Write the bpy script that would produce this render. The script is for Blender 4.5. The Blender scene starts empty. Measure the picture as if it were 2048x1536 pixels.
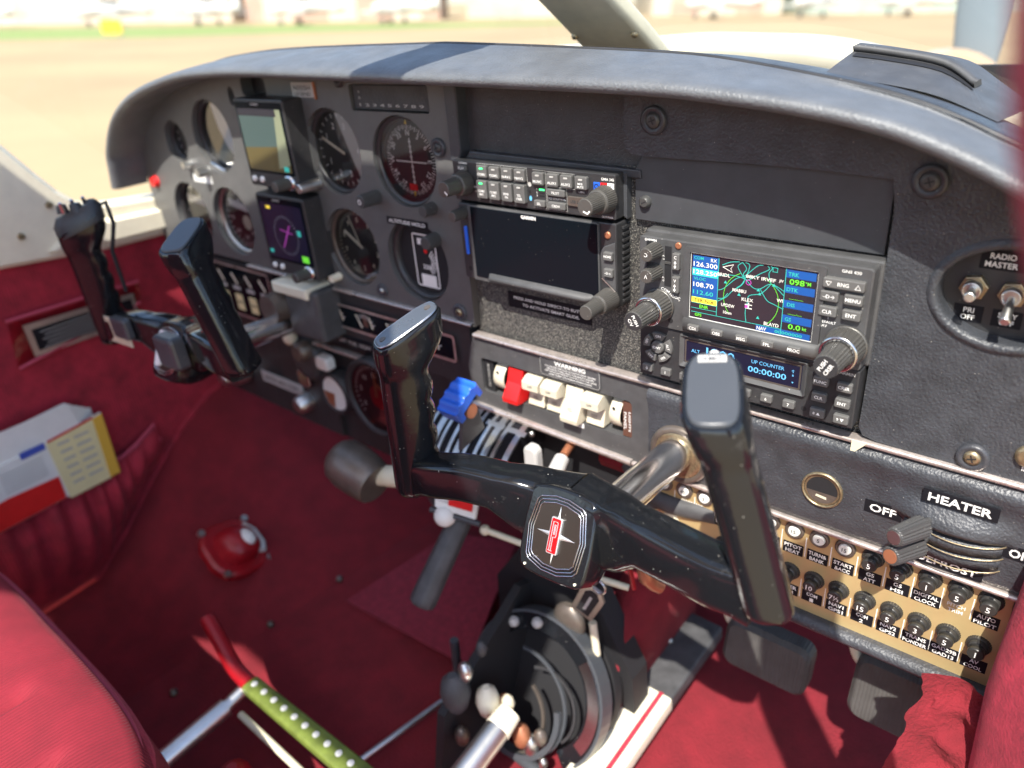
import bpy, bmesh, math, random
from mathutils import Vector, Matrix, noise
random.seed(7)
sc = bpy.context.scene
C = sc.collection
PI = math.pi
S = 0.001                       # the cockpit is written in millimetres
# ---------------------------------------------------------------- camera, world, sun, exposure
UP = Vector((0.0400, 0.0557, 0.9976)).normalized()        # the parked aircraft sits a few degrees off level
RT = UP.rotation_difference(Vector((0, 0, 1))).to_matrix().to_4x4()
CAMP = Vector((272.3, -465.4, 162.3))
T = Matrix.Translation((0, 0, 1.65)) @ RT @ Matrix.Translation(-CAMP * S)   # aircraft frame -> world
cam = bpy.data.cameras.new('camera'); co = bpy.data.objects.new('camera', cam); C.objects.link(co)
r0 = Vector((0.76846634, 0.63505922, -0.07848102)); r1 = Vector((0.24370896, -0.40387288, -0.88175543)); r2 = Vector((-0.59166327, 0.65847284, -0.46513234))
m = Matrix((r0, -r1, -r2)).transposed().to_4x4(); m.translation = CAMP * S
co.matrix_world = T @ m
cam.sensor_width = 36; cam.lens = 1507.7 / 2048 * 36
cam.clip_start = .02; cam.clip_end = 4000
cam.dof.use_dof = True; cam.dof.focus_distance = .52; cam.dof.aperture_fstop = 4.2
sc.camera = co
sc.render.resolution_x = 1024; sc.render.resolution_y = 768
SUN = Vector((-.40, 1, -1.5)).normalized()
sw = (T.to_3x3() @ SUN).normalized()
w = bpy.data.worlds.new('World'); sc.world = w; w.use_nodes = True
nt = w.node_tree; bg = nt.nodes['Background']
sky = nt.nodes.new('ShaderNodeTexSky'); sky.sky_type = 'NISHITA'; sky.sun_disc = False
sky.sun_elevation = math.asin(-sw.z); sky.sun_rotation = math.atan2(-sw.x, -sw.y)
nt.links.new(sky.outputs[0], bg.inputs[0]); bg.inputs[1].default_value = .15
sun = bpy.data.lights.new('sun', 'SUN'); sun.energy = 4.0; sun.angle = math.radians(.53); sun.color = (1, .95, .86)
so = bpy.data.objects.new('sun', sun); C.objects.link(so)
so.rotation_euler = sw.to_track_quat('-Z', 'Y').to_euler(); so.location = (0, 0, 30)
sc.view_settings.view_transform = 'Standard'; sc.view_settings.look = 'None'
sc.view_settings.exposure = 1.3; sc.view_settings.gamma = 1
sc.cycles.max_bounces = 8; sc.cycles.transparent_max_bounces = 12

# ---------------------------------------------------------------- materials
MATS = {}
def mk(name, col, rough=.5, metal=0., spec=.5, coat=0., var=0., vs=60, bump=None, dust=0., emit=0., sheen=0., ribs=None, wear=None):
    M = bpy.data.materials.new(name); M.use_nodes = True; nt = M.node_tree; N = nt.nodes; L = nt.links
    b = N['Principled BSDF']; b.inputs['Roughness'].default_value = rough; b.inputs['Metallic'].default_value = metal
    b.inputs['Specular IOR Level'].default_value = spec; b.inputs['Coat Weight'].default_value = coat; b.inputs['Coat Roughness'].default_value = .05
    c = (*col, 1); b.inputs['Base Color'].default_value = c
    tc = N.new('ShaderNodeTexCoord').outputs['Object']
    cur = None
    def noise_(s, d=4, r=.6):
        n = N.new('ShaderNodeTexNoise'); n.inputs['Scale'].default_value = s; n.inputs['Detail'].default_value = d; n.inputs['Roughness'].default_value = r
        L.new(tc, n.inputs['Vector']); return n.outputs['Fac']
    def ramp(f, a, bb, c0=(0, 0, 0, 1), c1=(1, 1, 1, 1)):
        r = N.new('ShaderNodeValToRGB'); r.color_ramp.elements[0].position = a; r.color_ramp.elements[1].position = bb
        r.color_ramp.elements[0].color = c0; r.color_ramp.elements[1].color = c1; L.new(f, r.inputs[0]); return r.outputs[0]
    def mixc(f, a, bcol):
        x = N.new('ShaderNodeMix'); x.data_type = 'RGBA'
        L.new(f, x.inputs[0])
        if isinstance(a, tuple): x.inputs[6].default_value = a
        else: L.new(a, x.inputs[6])
        if isinstance(bcol, tuple): x.inputs[7].default_value = bcol
        else: L.new(bcol, x.inputs[7])
        return x.outputs[2]
    cur = c
    if var:
        lo = tuple(max(0, v * (1 - var)) for v in col) + (1,); hi = tuple(min(1, v * (1 + var)) for v in col) + (1,)
        cur = ramp(noise_(vs, 6), .3, .7, lo, hi)
    if wear:
        wc, ws, th = wear
        cur = mixc(ramp(noise_(ws, 8, .7), th, th + .06), cur, (*wc, 1))
    if dust:
        v = N.new('ShaderNodeTexVoronoi'); v.inputs['Scale'].default_value = 260; v.inputs['Randomness'].default_value = 1; L.new(tc, v.inputs['Vector'])
        f = ramp(v.outputs['Distance'], .06, .10, (1, 1, 1, 1), (0, 0, 0, 1))
        f2 = ramp(noise_(90, 3), .52, .60)
        mu = N.new('ShaderNodeMath'); mu.operation = 'MULTIPLY'; L.new(f, mu.inputs[0]); L.new(f2, mu.inputs[1])
        mu2 = N.new('ShaderNodeMath'); mu2.operation = 'MULTIPLY'; L.new(mu.outputs[0], mu2.inputs[0]); mu2.inputs[1].default_value = dust
        cur = mixc(mu2.outputs[0], cur, (.55, .52, .46, 1))
        sm = ramp(noise_(22, 5, .6), .35, .8, (rough * .85,) * 3 + (1,), (min(1, rough * 1.25 + .06),) * 3 + (1,))
        L.new(sm, b.inputs['Roughness'])
    if not isinstance(cur, tuple): L.new(cur, b.inputs['Base Color'])
    h = None
    if bump:
        kind, bs, dist = bump
        if kind == 'leather':
            v = N.new('ShaderNodeTexVoronoi'); v.feature = 'SMOOTH_F1'; v.inputs['Scale'].default_value = bs; L.new(tc, v.inputs['Vector'])
            ad = N.new('ShaderNodeMath'); ad.operation = 'ADD'; L.new(v.outputs['Distance'], ad.inputs[0]); L.new(noise_(bs * 1.3, 2), ad.inputs[1]); h = ad.outputs[0]
        elif kind == 'crackle':
            v = N.new('ShaderNodeTexVoronoi'); v.feature = 'DISTANCE_TO_EDGE'; v.inputs['Scale'].default_value = bs
            L.new(tc, v.inputs['Vector'])
            ad = N.new('ShaderNodeMath'); ad.operation = 'MULTIPLY'; L.new(ramp(v.outputs['Distance'], .0, .12), ad.inputs[0]); L.new(noise_(28, 3), ad.inputs[1])
            ad2 = N.new('ShaderNodeMath'); ad2.operation = 'ADD'; L.new(ad.outputs[0], ad2.inputs[0]); L.new(noise_(500, 2), ad2.inputs[1]); h = ad2.outputs[0]
        else: h = noise_(bs, 3)
    if ribs:
        axis, per, dist2 = ribs
        wv = N.new('ShaderNodeTexWave'); wv.wave_type = 'BANDS'; wv.bands_direction = axis; wv.inputs['Scale'].default_value = 314 / per
        wv.inputs['Distortion'].default_value = .6; wv.inputs['Detail'].default_value = 1; L.new(tc, wv.inputs['Vector'])
        if h is None: h = wv.outputs['Fac']
        else:
            ad = N.new('ShaderNodeMath'); ad.operation = 'ADD'; L.new(wv.outputs['Fac'], ad.inputs[0]); L.new(h, ad.inputs[1]); h = ad.outputs[0]
        bump = bump or ('n', 1, dist2)
    if h is not None:
        bn = N.new('ShaderNodeBump'); bn.inputs['Strength'].default_value = 1; bn.inputs['Distance'].default_value = bump[2] * S
        L.new(h, bn.inputs['Height']); L.new(bn.outputs[0], b.inputs['Normal'])
    if sheen: b.inputs['Sheen Weight'].default_value = sheen; b.inputs['Sheen Roughness'].default_value = .4; b.inputs['Sheen Tint'].default_value = (1, .35, .42, 1)
    if emit: b.inputs['Emission Color'].default_value = c; b.inputs['Emission Strength'].default_value = emit
    MATS[name] = M
    return M
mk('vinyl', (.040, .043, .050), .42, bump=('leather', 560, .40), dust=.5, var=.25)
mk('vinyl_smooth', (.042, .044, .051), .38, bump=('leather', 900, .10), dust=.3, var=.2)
mk('shield', (.098, .104, .113), .47, spec=.7, bump=('leather', 620, .30), dust=.3, var=.15)  # black vinyl lightened to put the sky sheen into its colour
mk('overlay', (.044, .046, .052), .55, bump=('n', 1500, .05), var=.12, dust=.2)
mk('overlay_left', (.095, .095, .094), .45, bump=('n', 1500, .05), var=.10)
mk('speckle', (.028, .027, .027), .45, bump=('n', 900, 1.2), wear=((.26, .245, .215), 900, .53), dust=.6)
mk('crackle', (.040, .040, .043), .50, bump=('crackle', 260, .30), var=.2, dust=.4)
mk('plastic', (.030, .030, .032), .42, bump=('n', 1800, .03), dust=.5, var=.15)
mk('plastic_dull', (.062, .062, .064), .5, bump=('n', 1500, .04), dust=.7, var=.2)
mk('button', (.105, .103, .100), .55, dust=.4, var=.12)
mk('knob', (.115, .110, .102), .38, metal=.5, dust=.5)
mk('knob_black', (.055, .055, .055), .40, dust=.7)
mk('ring_metal', (.55, .56, .58), .22, metal=1)
mk('white', (.80, .79, .76), .5)
mk('grey_print', (.42, .41, .39), .55)
mk('glass_black', (.004, .007, .010), .12, dust=.22, spec=.12)
mk('gloss', (.009, .010, .012), .12, dust=1.0, wear=((.028, .028, .028), 75, .62), bump=('n', 60, .25))
mk('satin', (.055, .06, .068), .34, dust=.6)
mk('cap_metal', (.20, .22, .25), .30, metal=.7, dust=.3, ribs=('X', 1.2, .04))
mk('chrome', (.80, .80, .81), .19, metal=1, wear=((.25, .20, .13), 420, .66), bump=('n', 700, .02))
mk('alu', (.62, .62, .60), .35, metal=1, var=.1)
mk('trim', (.56, .49, .45), .30, metal=.7, var=.2, vs=200, bump=('n', 400, .15), dust=.8)
mk('brassy', (.36, .29, .18), .35, metal=.8, var=.3, vs=400)
mk('gold', (.52, .39, .19), .38, metal=.35, var=.06, vs=40, wear=((.16, .12, .07), 350, .74))
mk('breaker', (.030, .029, .027), .35, dust=.3)
mk('label_black', (.010, .010, .013), .5, spec=.15)
mk('label_brown', (.10, .045, .03), .5)
mk('cream_rocker', (.58, .53, .41), .42, var=.06)
mk('red_plastic', (.62, .015, .015), .35, var=.1)
mk('blue_plastic', (.02, .12, .62), .34)
mk('red_gloss', (.30, .006, .012), .4, var=.2)
mk('velvet', (.36, .022, .046), .80, sheen=.25, var=.40, vs=60, bump=('n', 500, .8))
mk('corduroy', (.215, .008, .020), .85, sheen=.06, var=.16, vs=28, ribs=('X', 3.6, .6))
mk('corduroy_wall', (.31, .014, .031), .82, sheen=.15, var=.35, vs=40, ribs=('Y', 4.2, .45))
mk('carpet', (.165, .007, .014), .95, sheen=.0, var=.22, vs=30, bump=('n', 350, 1.8))
mk('carpet_pad', (.21, .016, .032), .95, sheen=.1, var=.25, vs=130, bump=('n', 350, 1.5))
mk('piping', (.42, .05, .09), .7, sheen=.3)
mk('cream', (.74, .69, .54), .50, var=.05, bump=('n', 300, .1))
mk('cream_dull', (.62, .57, .42), .55, var=.08)
mk('olive', (.13, .17, .03), .5, var=.3, vs=60, wear=((.30, .30, .22), 300, .66))
mk('paper', (.72, .72, .68), .7, var=.04)
mk('paper_yellow', (.74, .66, .36), .7, var=.04)
mk('gold_edge', (.70, .42, .05), .6)
mk('blue_print', (.05, .09, .42), .6)
mk('dark', (.010, .010, .012), .7)
mk('dark_grey', (.055, .055, .058), .6, var=.3)
mk('grey_rubber', (.055, .053, .051), .6, var=.2, ribs=('X', 3, .3))
mk('brown_metal', (.16, .135, .115), .42, metal=.6, var=.2)
mk('brown_face', (.022, .016, .012), .3, dust=.35)
mk('emblem_red', (.62, .004, .006), .45, spec=.2)
mk('silver', (.85, .85, .84), .32, metal=.8)
mk('copper', (.42, .17, .09), .4, metal=.5)
mk('concrete', (.335, .245, .130), .9, var=.16, vs=.12)
mk('grass', (.20, .25, .07), .95, var=.2, vs=1.5)
mk('paint_cream', (.62, .62, .55), .3, coat=.3)
mk('paint_pale', (.50, .56, .50), .35, coat=.3)
mk('blade', (.17, .20, .22), .45)
mk('spinner', (.45, .33, .22), .4)
mk('building', (.50, .45, .36), .8, var=.1, vs=.3)
mk('building_red', (.42, .29, .22), .8, var=.2, vs=.4)
mk('building_green', (.34, .40, .34), .8, var=.2, vs=.4)
mk('white_paint', (.55, .54, .50), .4)
mk('lever_white', (.42, .42, .41), .45)
mk('yellow', (.75, .50, .03), .6)
mk('grey_paint', (.22, .25, .28), .4)
for nm, c, e in (('s_blue', (.010, .06, .22), .4), ('s_cyan', (.03, .33, .28), .4), ('s_green', (.10, .45, .03), .6), ('s_white', (.55, .53, .48), .45), ('s_dark', (.022, .020, .026), .15),
                 ('s_yellow', (.75, .55, .05), .5), ('s_mag', (.35, .05, .30), .3), ('s_lblue', (.09, .30, .52), .6), ('s_navy', (.012, .011, .026), .18), ('s_teal', (.03, .38, .40), .4),
                 ('s_sky', (.05, .08, .075), .08), ('s_ground', (.09, .07, .025), .08), ('led_green', (.05, .85, .2), 1.2), ('s_glare', (.20, .22, .14), .1)):
    mk(nm, c, .3, emit=e * .8)
for nm in ('s_dark', 's_navy'): MATS[nm].node_tree.nodes['Principled BSDF'].inputs['Roughness'].default_value = .15
# thin clear acrylic / plexiglass
def clear(name, tint, k):
    M = bpy.data.materials.new(name); M.use_nodes = True; nt = M.node_tree; nt.nodes.remove(nt.nodes['Principled BSDF'])
    o = nt.nodes['Material Output']; tr = nt.nodes.new('ShaderNodeBsdfTransparent'); tr.inputs[0].default_value = (*tint, 1)
    gl = nt.nodes.new('ShaderNodeBsdfGlossy'); gl.inputs['Roughness'].default_value = .03
    fr = nt.nodes.new('ShaderNodeFresnel'); fr.inputs[0].default_value = 1.45
    mu = nt.nodes.new('ShaderNodeMath'); mu.operation = 'MULTIPLY'; mu.inputs[1].default_value = k; nt.links.new(fr.outputs[0], mu.inputs[0])
    mx = nt.nodes.new('ShaderNodeMixShader'); nt.links.new(mu.outputs[0], mx.inputs[0]); nt.links.new(tr.outputs[0], mx.inputs[1]); nt.links.new(gl.outputs[0], mx.inputs[2])
    nt.links.new(mx.outputs[0], o.inputs[0]); MATS[name] = M
clear('plexi', (.97, .98, .97), .5)
clear('dial_glass', (.93, .95, .95), 2.2)
clear('acrylic', (.92, .70, .72), .9)

# ---------------------------------------------------------------- mesh building
def P(u, v, w=0.): return Vector((u, -w, v))               # panel coordinates: u right, v up, w towards the seats
def rrect(x0, y0, x1, y1, r, n=4):
    r = min(r, (x1 - x0) / 2 - 1e-4, (y1 - y0) / 2 - 1e-4); pts = []
    for cx, cy, a0 in ((x1 - r, y1 - r, 0), (x0 + r, y1 - r, 90), (x0 + r, y0 + r, 180), (x1 - r, y0 + r, 270)):
        for i in range(n + 1):
            a = math.radians(a0 + 90 * i / n); pts.append((cx + r * math.cos(a), cy + r * math.sin(a)))
    return pts
def ell(cx, cy, a, b=None, n=32):
    b = b or a
    return [(cx + a * math.cos(2 * PI * i / n), cy + b * math.sin(2 * PI * i / n)) for i in range(n)]
def area(p): return sum(p[i - 1][0] * p[i][1] - p[i][0] * p[i - 1][1] for i in range(len(p))) / 2
def inset(p, d):
    n = len(p); s = 1 if area(p) > 0 else -1; out = []
    for i in range(n):
        a = Vector(p[i - 1]); b = Vector(p[i]); c = Vector(p[(i + 1) % n])
        e1 = (b - a); e2 = (c - b)
        if e1.length < 1e-9: e1 = e2
        if e2.length < 1e-9: e2 = e1
        e1.normalize(); e2.normalize()
        n1 = Vector((-e1.y, e1.x)) * s; n2 = Vector((-e2.y, e2.x)) * s; nn = n1 + n2
        k = 2 / max(nn.length_squared, .7)
        q = b + nn * d * k; out.append((q.x, q.y))
    return out
_txt = {}
def textmesh(s, bold):
    k = (s, bold)
    if k not in _txt:
        c = bpy.data.curves.new('t', 'FONT'); c.body = s; c.size = 1; c.align_x = 'CENTER'; c.resolution_u = 2; c.offset = bold; c.space_line = .95
        o = bpy.data.objects.new('t', c); me = bpy.data.meshes.new_from_object(o)
        vs = [v.co.copy() for v in me.vertices]; fs = [tuple(f.vertices) for f in me.polygons]
        bpy.data.objects.remove(o); bpy.data.meshes.remove(me); bpy.data.curves.remove(c)
        _txt[k] = (vs, fs)
    return _txt[k]
class MB:
    def __init__(s, mat=None): s.v = []; s.f = []; s.mi = []; s.sm = []; s.mats = []; s.M = Matrix(); s.cur = 0; s.use(mat or 'plastic')
    def use(s, name):
        if name not in s.mats: s.mats.append(name)
        s.cur = s.mats.index(name); return s
    def add(s, vs, fs, smooth=False):
        o = len(s.v); s.v += [s.M @ Vector(p) for p in vs]
        for f in fs: s.f.append(tuple(i + o for i in f)); s.mi.append(s.cur); s.sm.append(smooth)
        return s
    def loft(s, rings, cap0=True, cap1=True, closed=True, smooth=True):
        n = len(rings[0]); vs = [p for r in rings for p in r]; fs = []
        for k in range(len(rings) - 1):
            for i in range(n if closed else n - 1):
                j = (i + 1) % n; fs.append((k * n + i, k * n + j, (k + 1) * n + j, (k + 1) * n + i))
        s.add(vs, fs, smooth)
        if cap0: s.add(rings[0], [tuple(range(n))[::-1]])
        if cap1: s.add(rings[-1], [tuple(range(n))])
        return s
    # outline in (u,v), extruded from w0 to w1 with a small bevel at w1
    def slab(s, pts, w0, w1, b=.4, smooth=False):
        if area(pts) < 0: pts = pts[::-1]
        if b <= 0: return s.loft([[P(x, y, w0) for x, y in pts], [P(x, y, w1) for x, y in pts]], smooth=smooth)
        i1 = inset(pts, b * .3); i2 = inset(pts, b)
        return s.loft([[P(x, y, w0) for x, y in pts], [P(x, y, w1 - b) for x, y in pts], [P(x, y, w1 - b * .3) for x, y in i1], [P(x, y, w1) for x, y in i2]], smooth=smooth)
    def box(s, u0, v0, u1, v1, w0, w1, b=.4, r=0):
        return s.slab(rrect(u0, v0, u1, v1, r) if r else [(u0, v0), (u1, v0), (u1, v1), (u0, v1)], w0, w1, b)
    def flat(s, pts, w): return s.add([P(x, y, w) for x, y in (pts if area(pts) > 0 else pts[::-1])], [tuple(range(len(pts)))])
    def plate(s, outer, holes, w0, w1, depth=None):
        bm = bmesh.new(); es = []
        for lp in [outer] + holes:
            vv = [bm.verts.new((x, y, 0)) for x, y in lp]
            es += [bm.edges.new((vv[i - 1], vv[i])) for i in range(len(vv))]
        bmesh.ops.triangle_fill(bm, use_beauty=True, use_dissolve=False, edges=es, normal=(0, 0, 1))
        bm.verts.index_update()
        s.add([P(v.co.x, v.co.y, w1) for v in bm.verts], [tuple(v.index for v in f.verts) for f in bm.faces]); bm.free()
        for k, lp in enumerate([outer] + holes):
            d = w0
            s.loft([[P(x, y, w1) for x, y in lp], [P(x, y, d) for x, y in lp]], False, False, smooth=True)
        return s
    def line(s, pts, wd, w, closed=False):
        n = len(pts); L = []; R = []
        for i in range(n):
            a = Vector(pts[i - 1] if (i > 0 or closed) else pts[i]); b = Vector(pts[(i + 1) % n] if (i < n - 1 or closed) else pts[i])
            d = (b - a).normalized(); nn = Vector((-d.y, d.x)) * wd / 2; p = Vector(pts[i]); L.append(p + nn); R.append(p - nn)
        vs = [P(p.x, p.y, w) for p in L] + [P(p.x, p.y, w) for p in R]
        fs = [(i, n + i, n + (i + 1) % n, (i + 1) % n) for i in range(n if closed else n - 1)]
        return s.add(vs, fs)
    def text(s, t, u, v, h, w, width=None, rot=0, bold=.012, line_h=None):
        vs, fs = textmesh(t, bold)
        if not vs: return s
        x0 = min(p.x for p in vs); x1 = max(p.x for p in vs); y0 = min(p.y for p in vs); y1 = max(p.y for p in vs)
        nl = t.count('\n') + 1; k = h / .72 if nl > 1 or h < (y1 - y0) * 0 else h / max(y1 - y0, .3)
        kx = width / (x1 - x0) if width else k
        cx = (x0 + x1) / 2; cy = (y0 + y1) / 2; ca = math.cos(math.radians(rot)); sa = math.sin(math.radians(rot)); q = []
        for p in vs:
            a = (p.x - cx) * kx; b = (p.y - cy) * k; q.append(P(u + a * ca - b * sa, v + a * sa + b * ca, w))
        return s.add(q, fs)
    def tube(s, p0, p1, r0_, r1_=None, n=24, cap=True, smooth=True, bev=0):
        p0 = Vector(p0); p1 = Vector(p1); r1_ = r0_ if r1_ is None else r1_; d = (p1 - p0).normalized()
        x = d.orthogonal().normalized(); y = d.cross(x)
        rg = lambda c, r: [c + (x * math.cos(2 * PI * i / n) + y * math.sin(2 * PI * i / n)) * r for i in range(n)]
        R = [rg(p0, r0_)]
        if bev: R += [rg(p1 - d * bev, r1_), rg(p1 - d * bev * .3, r1_ - bev * .35), rg(p1, r1_ - bev)]
        else: R += [rg(p1, r1_)]
        return s.loft(R, cap, cap, smooth=smooth)
    def sweep(s, pts, rad, n=10, cap=True):
        pts = [Vector(p) for p in pts]; R = []; up = None
        for i, p in enumerate(pts):
            d = (pts[min(i + 1, len(pts) - 1)] - pts[max(i - 1, 0)]).normalized()
            x = d.orthogonal().normalized() if up is None else (up - d * up.dot(d)).normalized()
            up = x; y = d.cross(x); r = rad[i] if isinstance(rad, (list, tuple)) else rad
            R.append([p + (x * math.cos(2 * PI * k / n) + y * math.sin(2 * PI * k / n)) * r for k in range(n)])
        return s.loft(R, cap, cap)
    # knurled knob along w
    def knurl(s, u, v, w0, w1, ra, rb, n=36, d=.35, bev=.6):
        def rg(r, w, k): return [P(u + (r - (k if i % 2 else 0)) * math.cos(PI * i / n), v + (r - (k if i % 2 else 0)) * math.sin(PI * i / n), w) for i in range(2 * n)]
        return s.loft([rg(ra, w0, d), rg(rb, w1 - bev, d), rg(rb - bev * .5, w1 - bev * .2, d * .4), rg(rb - bev, w1, 0)], False, True, smooth=False)
    def lathe(s, u, v, prof, n=32):   # prof: list of (r, w)
        return s.loft([[P(u + r * math.cos(2 * PI * i / n), v + r * math.sin(2 * PI * i / n), w) for i in range(n)] for r, w in prof], False, True)
    def ball(s, c, r, n=12, sc_=(1, 1, 1)):
        c = Vector(c); R = []
        for k in range(1, n):
            a = PI * k / n; R.append([c + Vector((r * sc_[0] * math.sin(a) * math.cos(2 * PI * i / (2 * n)), r * sc_[1] * math.sin(a) * math.sin(2 * PI * i / (2 * n)), -r * sc_[2] * math.cos(a))) for i in range(2 * n)])
        return s.loft(R)
    def build(s, name, parent=None, label=None):
        me = bpy.data.meshes.new(name)
        off = Vector(parent['_o']) if parent is not None else s_center(s.v)
        me.from_pydata([(p - off) * S for p in s.v], [], s.f)
        for m_ in s.mats: me.materials.append(MATS[m_])
        me.polygons.foreach_set('material_index', s.mi); me.polygons.foreach_set('use_smooth', s.sm); me.update()
        o = bpy.data.objects.new(name, me); C.objects.link(o); o['_o'] = tuple(off)
        if parent is not None: o.parent = parent
        else: o.location = off * S
        if label: o['label'] = label
        return o
def s_center(v):
    xs = [p.x for p in v]; ys = [p.y for p in v]; zs = [p.z for p in v]
    return Vector(((min(xs) + max(xs)) / 2, (min(ys) + max(ys)) / 2, min(zs)))
def tag(o, label, cat, group=None, kind=None):
    if label: o['label'] = label
    if cat: o['category'] = cat
    if group: o['group'] = group
    if kind: o['kind'] = kind
    return o
def thing(name, loc, label, cat, group=None):
    o = bpy.data.objects.new(name, None); C.objects.link(o); o.location = Vector(loc) * S; o['_o'] = tuple(loc); o.empty_display_size = .02
    return tag(o, label, cat, group)
def lettering(parent, items, mat='white', name='lettering'):
    mb = MB(mat)
    for it in items: mb.text(*it[:5], **(it[5] if len(it) > 5 else {}))
    return mb.build(name, parent)
def smooth_curve(pts, n=6):
    out = []; N_ = len(pts)
    for i in range(N_ - 1):
        p0 = Vector(pts[max(i - 1, 0)]); p1 = Vector(pts[i]); p2 = Vector(pts[i + 1]); p3 = Vector(pts[min(i + 2, N_ - 1)])
        for k in range(n):
            t = k / n; out.append(.5 * ((2 * p1) + (p2 - p0) * t + (2 * p0 - 5 * p1 + 4 * p2 - p3) * t * t + (3 * p1 - p0 - 3 * p2 + p3) * t ** 3))
    out.append(Vector(pts[-1])); return out
#@@BODY
# ================================================================ the aircraft cabin
cab = thing('aircraft_cabin', (-245, -300, -600), 'light aircraft cabin shell with red corduroy walls, red carpet and cream trim', 'aircraft')
def quad(mb, *p): return mb.add([Vector(q) for q in p], [tuple(range(len(p)))])
def solid(mb, pts, d):          # polygon of 3D points given thickness along d
    d = Vector(d); return mb.loft([[Vector(p) for p in pts], [Vector(p) + d for p in pts]], smooth=False)
# floor and footwell
mb = MB('carpet'); solid(mb, [(-530, -1500, -560), (330, -1500, -560), (330, 420, -560), (-500, 420, -560), (-520, -30, -560), (-530, -300, -560)], (0, 0, -12))
mb.build('floor', cab)
mb = MB('carpet_pad')
solid(mb, [(-437, -52, -557), (-213, -47, -541), (-290, 140, -520), (-400, 120, -540)], (0, 0, -3))
mb.build('heel_pad', cab, 'dark red carpet pad under the left pedals')
mb = MB('carpet')
te = [(-720, 420, -345), (-779, 62, -345), (-779, 0, -358), (-778, -60, -395), (-777, -120, -446), (-776, -180, -505), (-776, -240, -556), (-776, -330, -562), (-776, -700, -562)]
se_ = [(-440, 420, -560), (-466, 120, -560), (-474, 20, -560), (-480, -40, -560), (-484, -110, -560), (-488, -180, -560), (-490, -250, -560), (-492, -340, -561), (-492, -700, -561)]
mb.loft([[Vector(a).lerp(Vector(b), k / 5) - Vector((0, 0, 14 * math.sin(PI * k / 5))) for k in range(6)] for a, b in zip(te, se_)], False, False, closed=False); mb.build('footwell_side', cab)
mb = MB('dark'); solid(mb, [(-760, 420, -600), (340, 420, -600), (340, 420, 60), (-760, 420, 60)], (0, 10, 0)); mb.build('firewall', cab)
# left side wall
mb = MB('corduroy_wall'); n1 = 40
solid(mb, [(-781, 60, -345), (-781, 60, -95), (-781, -300, -80), (-781, -1500, -80), (-781, -1500, -600), (-781, 60, -600)], (-14, 0, 0)); mb.build('side_wall', cab)
mb = MB('piping'); mb.use('corduroy_wall').sweep([(-779, 60, -345), (-779, 0, -358), (-778, -60, -395), (-777, -120, -446), (-776, -180, -505), (-776, -240, -560)], 4); mb.build('wall_edging', cab)
# cream belt trim with window frame
pr = [(-1500, -85), (-1500, 60), (-700, 60), (-360, 190), (-240, 140), (-175, 80), (-148, 38), (-130, 10), (-112, -16), (-95, -33), (-75, -43), (-40, -47), (60, -55), (60, -106), (-80, -102), (-201, -90)]
mb = MB('cream'); mb.loft([[Vector((-795, y, z)) for y, z in pr], [Vector((-772, y, z)) for y, z in pr], [Vector((-767, y, z)) for y, z in inset(pr, 5)]], smooth=False)
sill = [(-96, -50), (-70, -62), (50, -68), (50, -96), (-80, -92), (-150, -84)]
mb.loft([[Vector((-770, y, z)) for y, z in sill], [Vector((-755, y, z)) for y, z in inset(sill, 4)]], smooth=False)
mb.build('belt_trim', cab)
mb = MB('brassy')
for y, z in ((-128, -30), (-170, -58)): mb = MB('brassy'); mb.tube((-768, y, z), (-763, y, z), 4.5, 3.5, 12); mb.build('screw', cab)
# unseen roof; door cut-out, front and rear edges shaped to place the sunlight
mb = MB('cream')
roof = [(-720, -520), (-580, -500), (-548, -420), (-430, -400), (-210, -345), (-20, -345), (-14, -470), (40, -540), (150, -640), (170, -905), (-200, -905), (-330, -965), (-440, -1040), (-720, -1050)]
mb.loft([[Vector((x, y, 520)) for x, y in roof], [Vector((x, y, 545)) for x, y in roof]], smooth=False); mb.build('roof', cab)
mb = MB('corduroy_wall'); solid(mb, [(-780, -1500, -600), (300, -1500, -600), (300, -1500, 530), (-780, -1500, 530)], (0, -10, 0)); mb.build('rear_bulkhead', cab)  # unseen end wall, added to keep the cabin dark
# windscreen
base = smooth_curve([(-775, 20, -45), (-720, 190, 45), (-600, 260, 66), (-420, 285, 84), (-245, 285, 92), (-120, 275, 99), (-43, 262, 98), (21, 256, 94.5), (80, 245, 84), (150, 232, 62), (230, 190, 25), (290, 60, -40)], 3)
top = smooth_curve([(-770, -330, 200), (-720, -330, 420), (-610, -330, 500), (-420, -340, 522), (-245, -345, 525), (-160, -345, 524), (-60, -345, 522), (20, -347, 515), (100, -350, 505), (160, -355, 480), (220, -360, 430), (280, -370, 250)], 3)
mb = MB('plexi'); mid = [a.lerp(b, .5) + Vector((0, 22, 22)) for a, b in zip(base, top)]
mb.loft([base, mid, top], False, False, closed=False); mb.build('windscreen', cab)
mb = MB('cream')
q = [p + Vector((0, 6, 4)) for p in base]
mb.loft([[p + Vector((0, 0, -26)) for p in base], [p + Vector((0, -16, -6)) for p in base], [p + Vector((0, -10, 6)) for p in base], [p + Vector((0, 14, 8)) for p in base], [p + Vector((0, 20, -26)) for p in base]], False, False, closed=False)
mb.build('windscreen_frame', cab)
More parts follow.
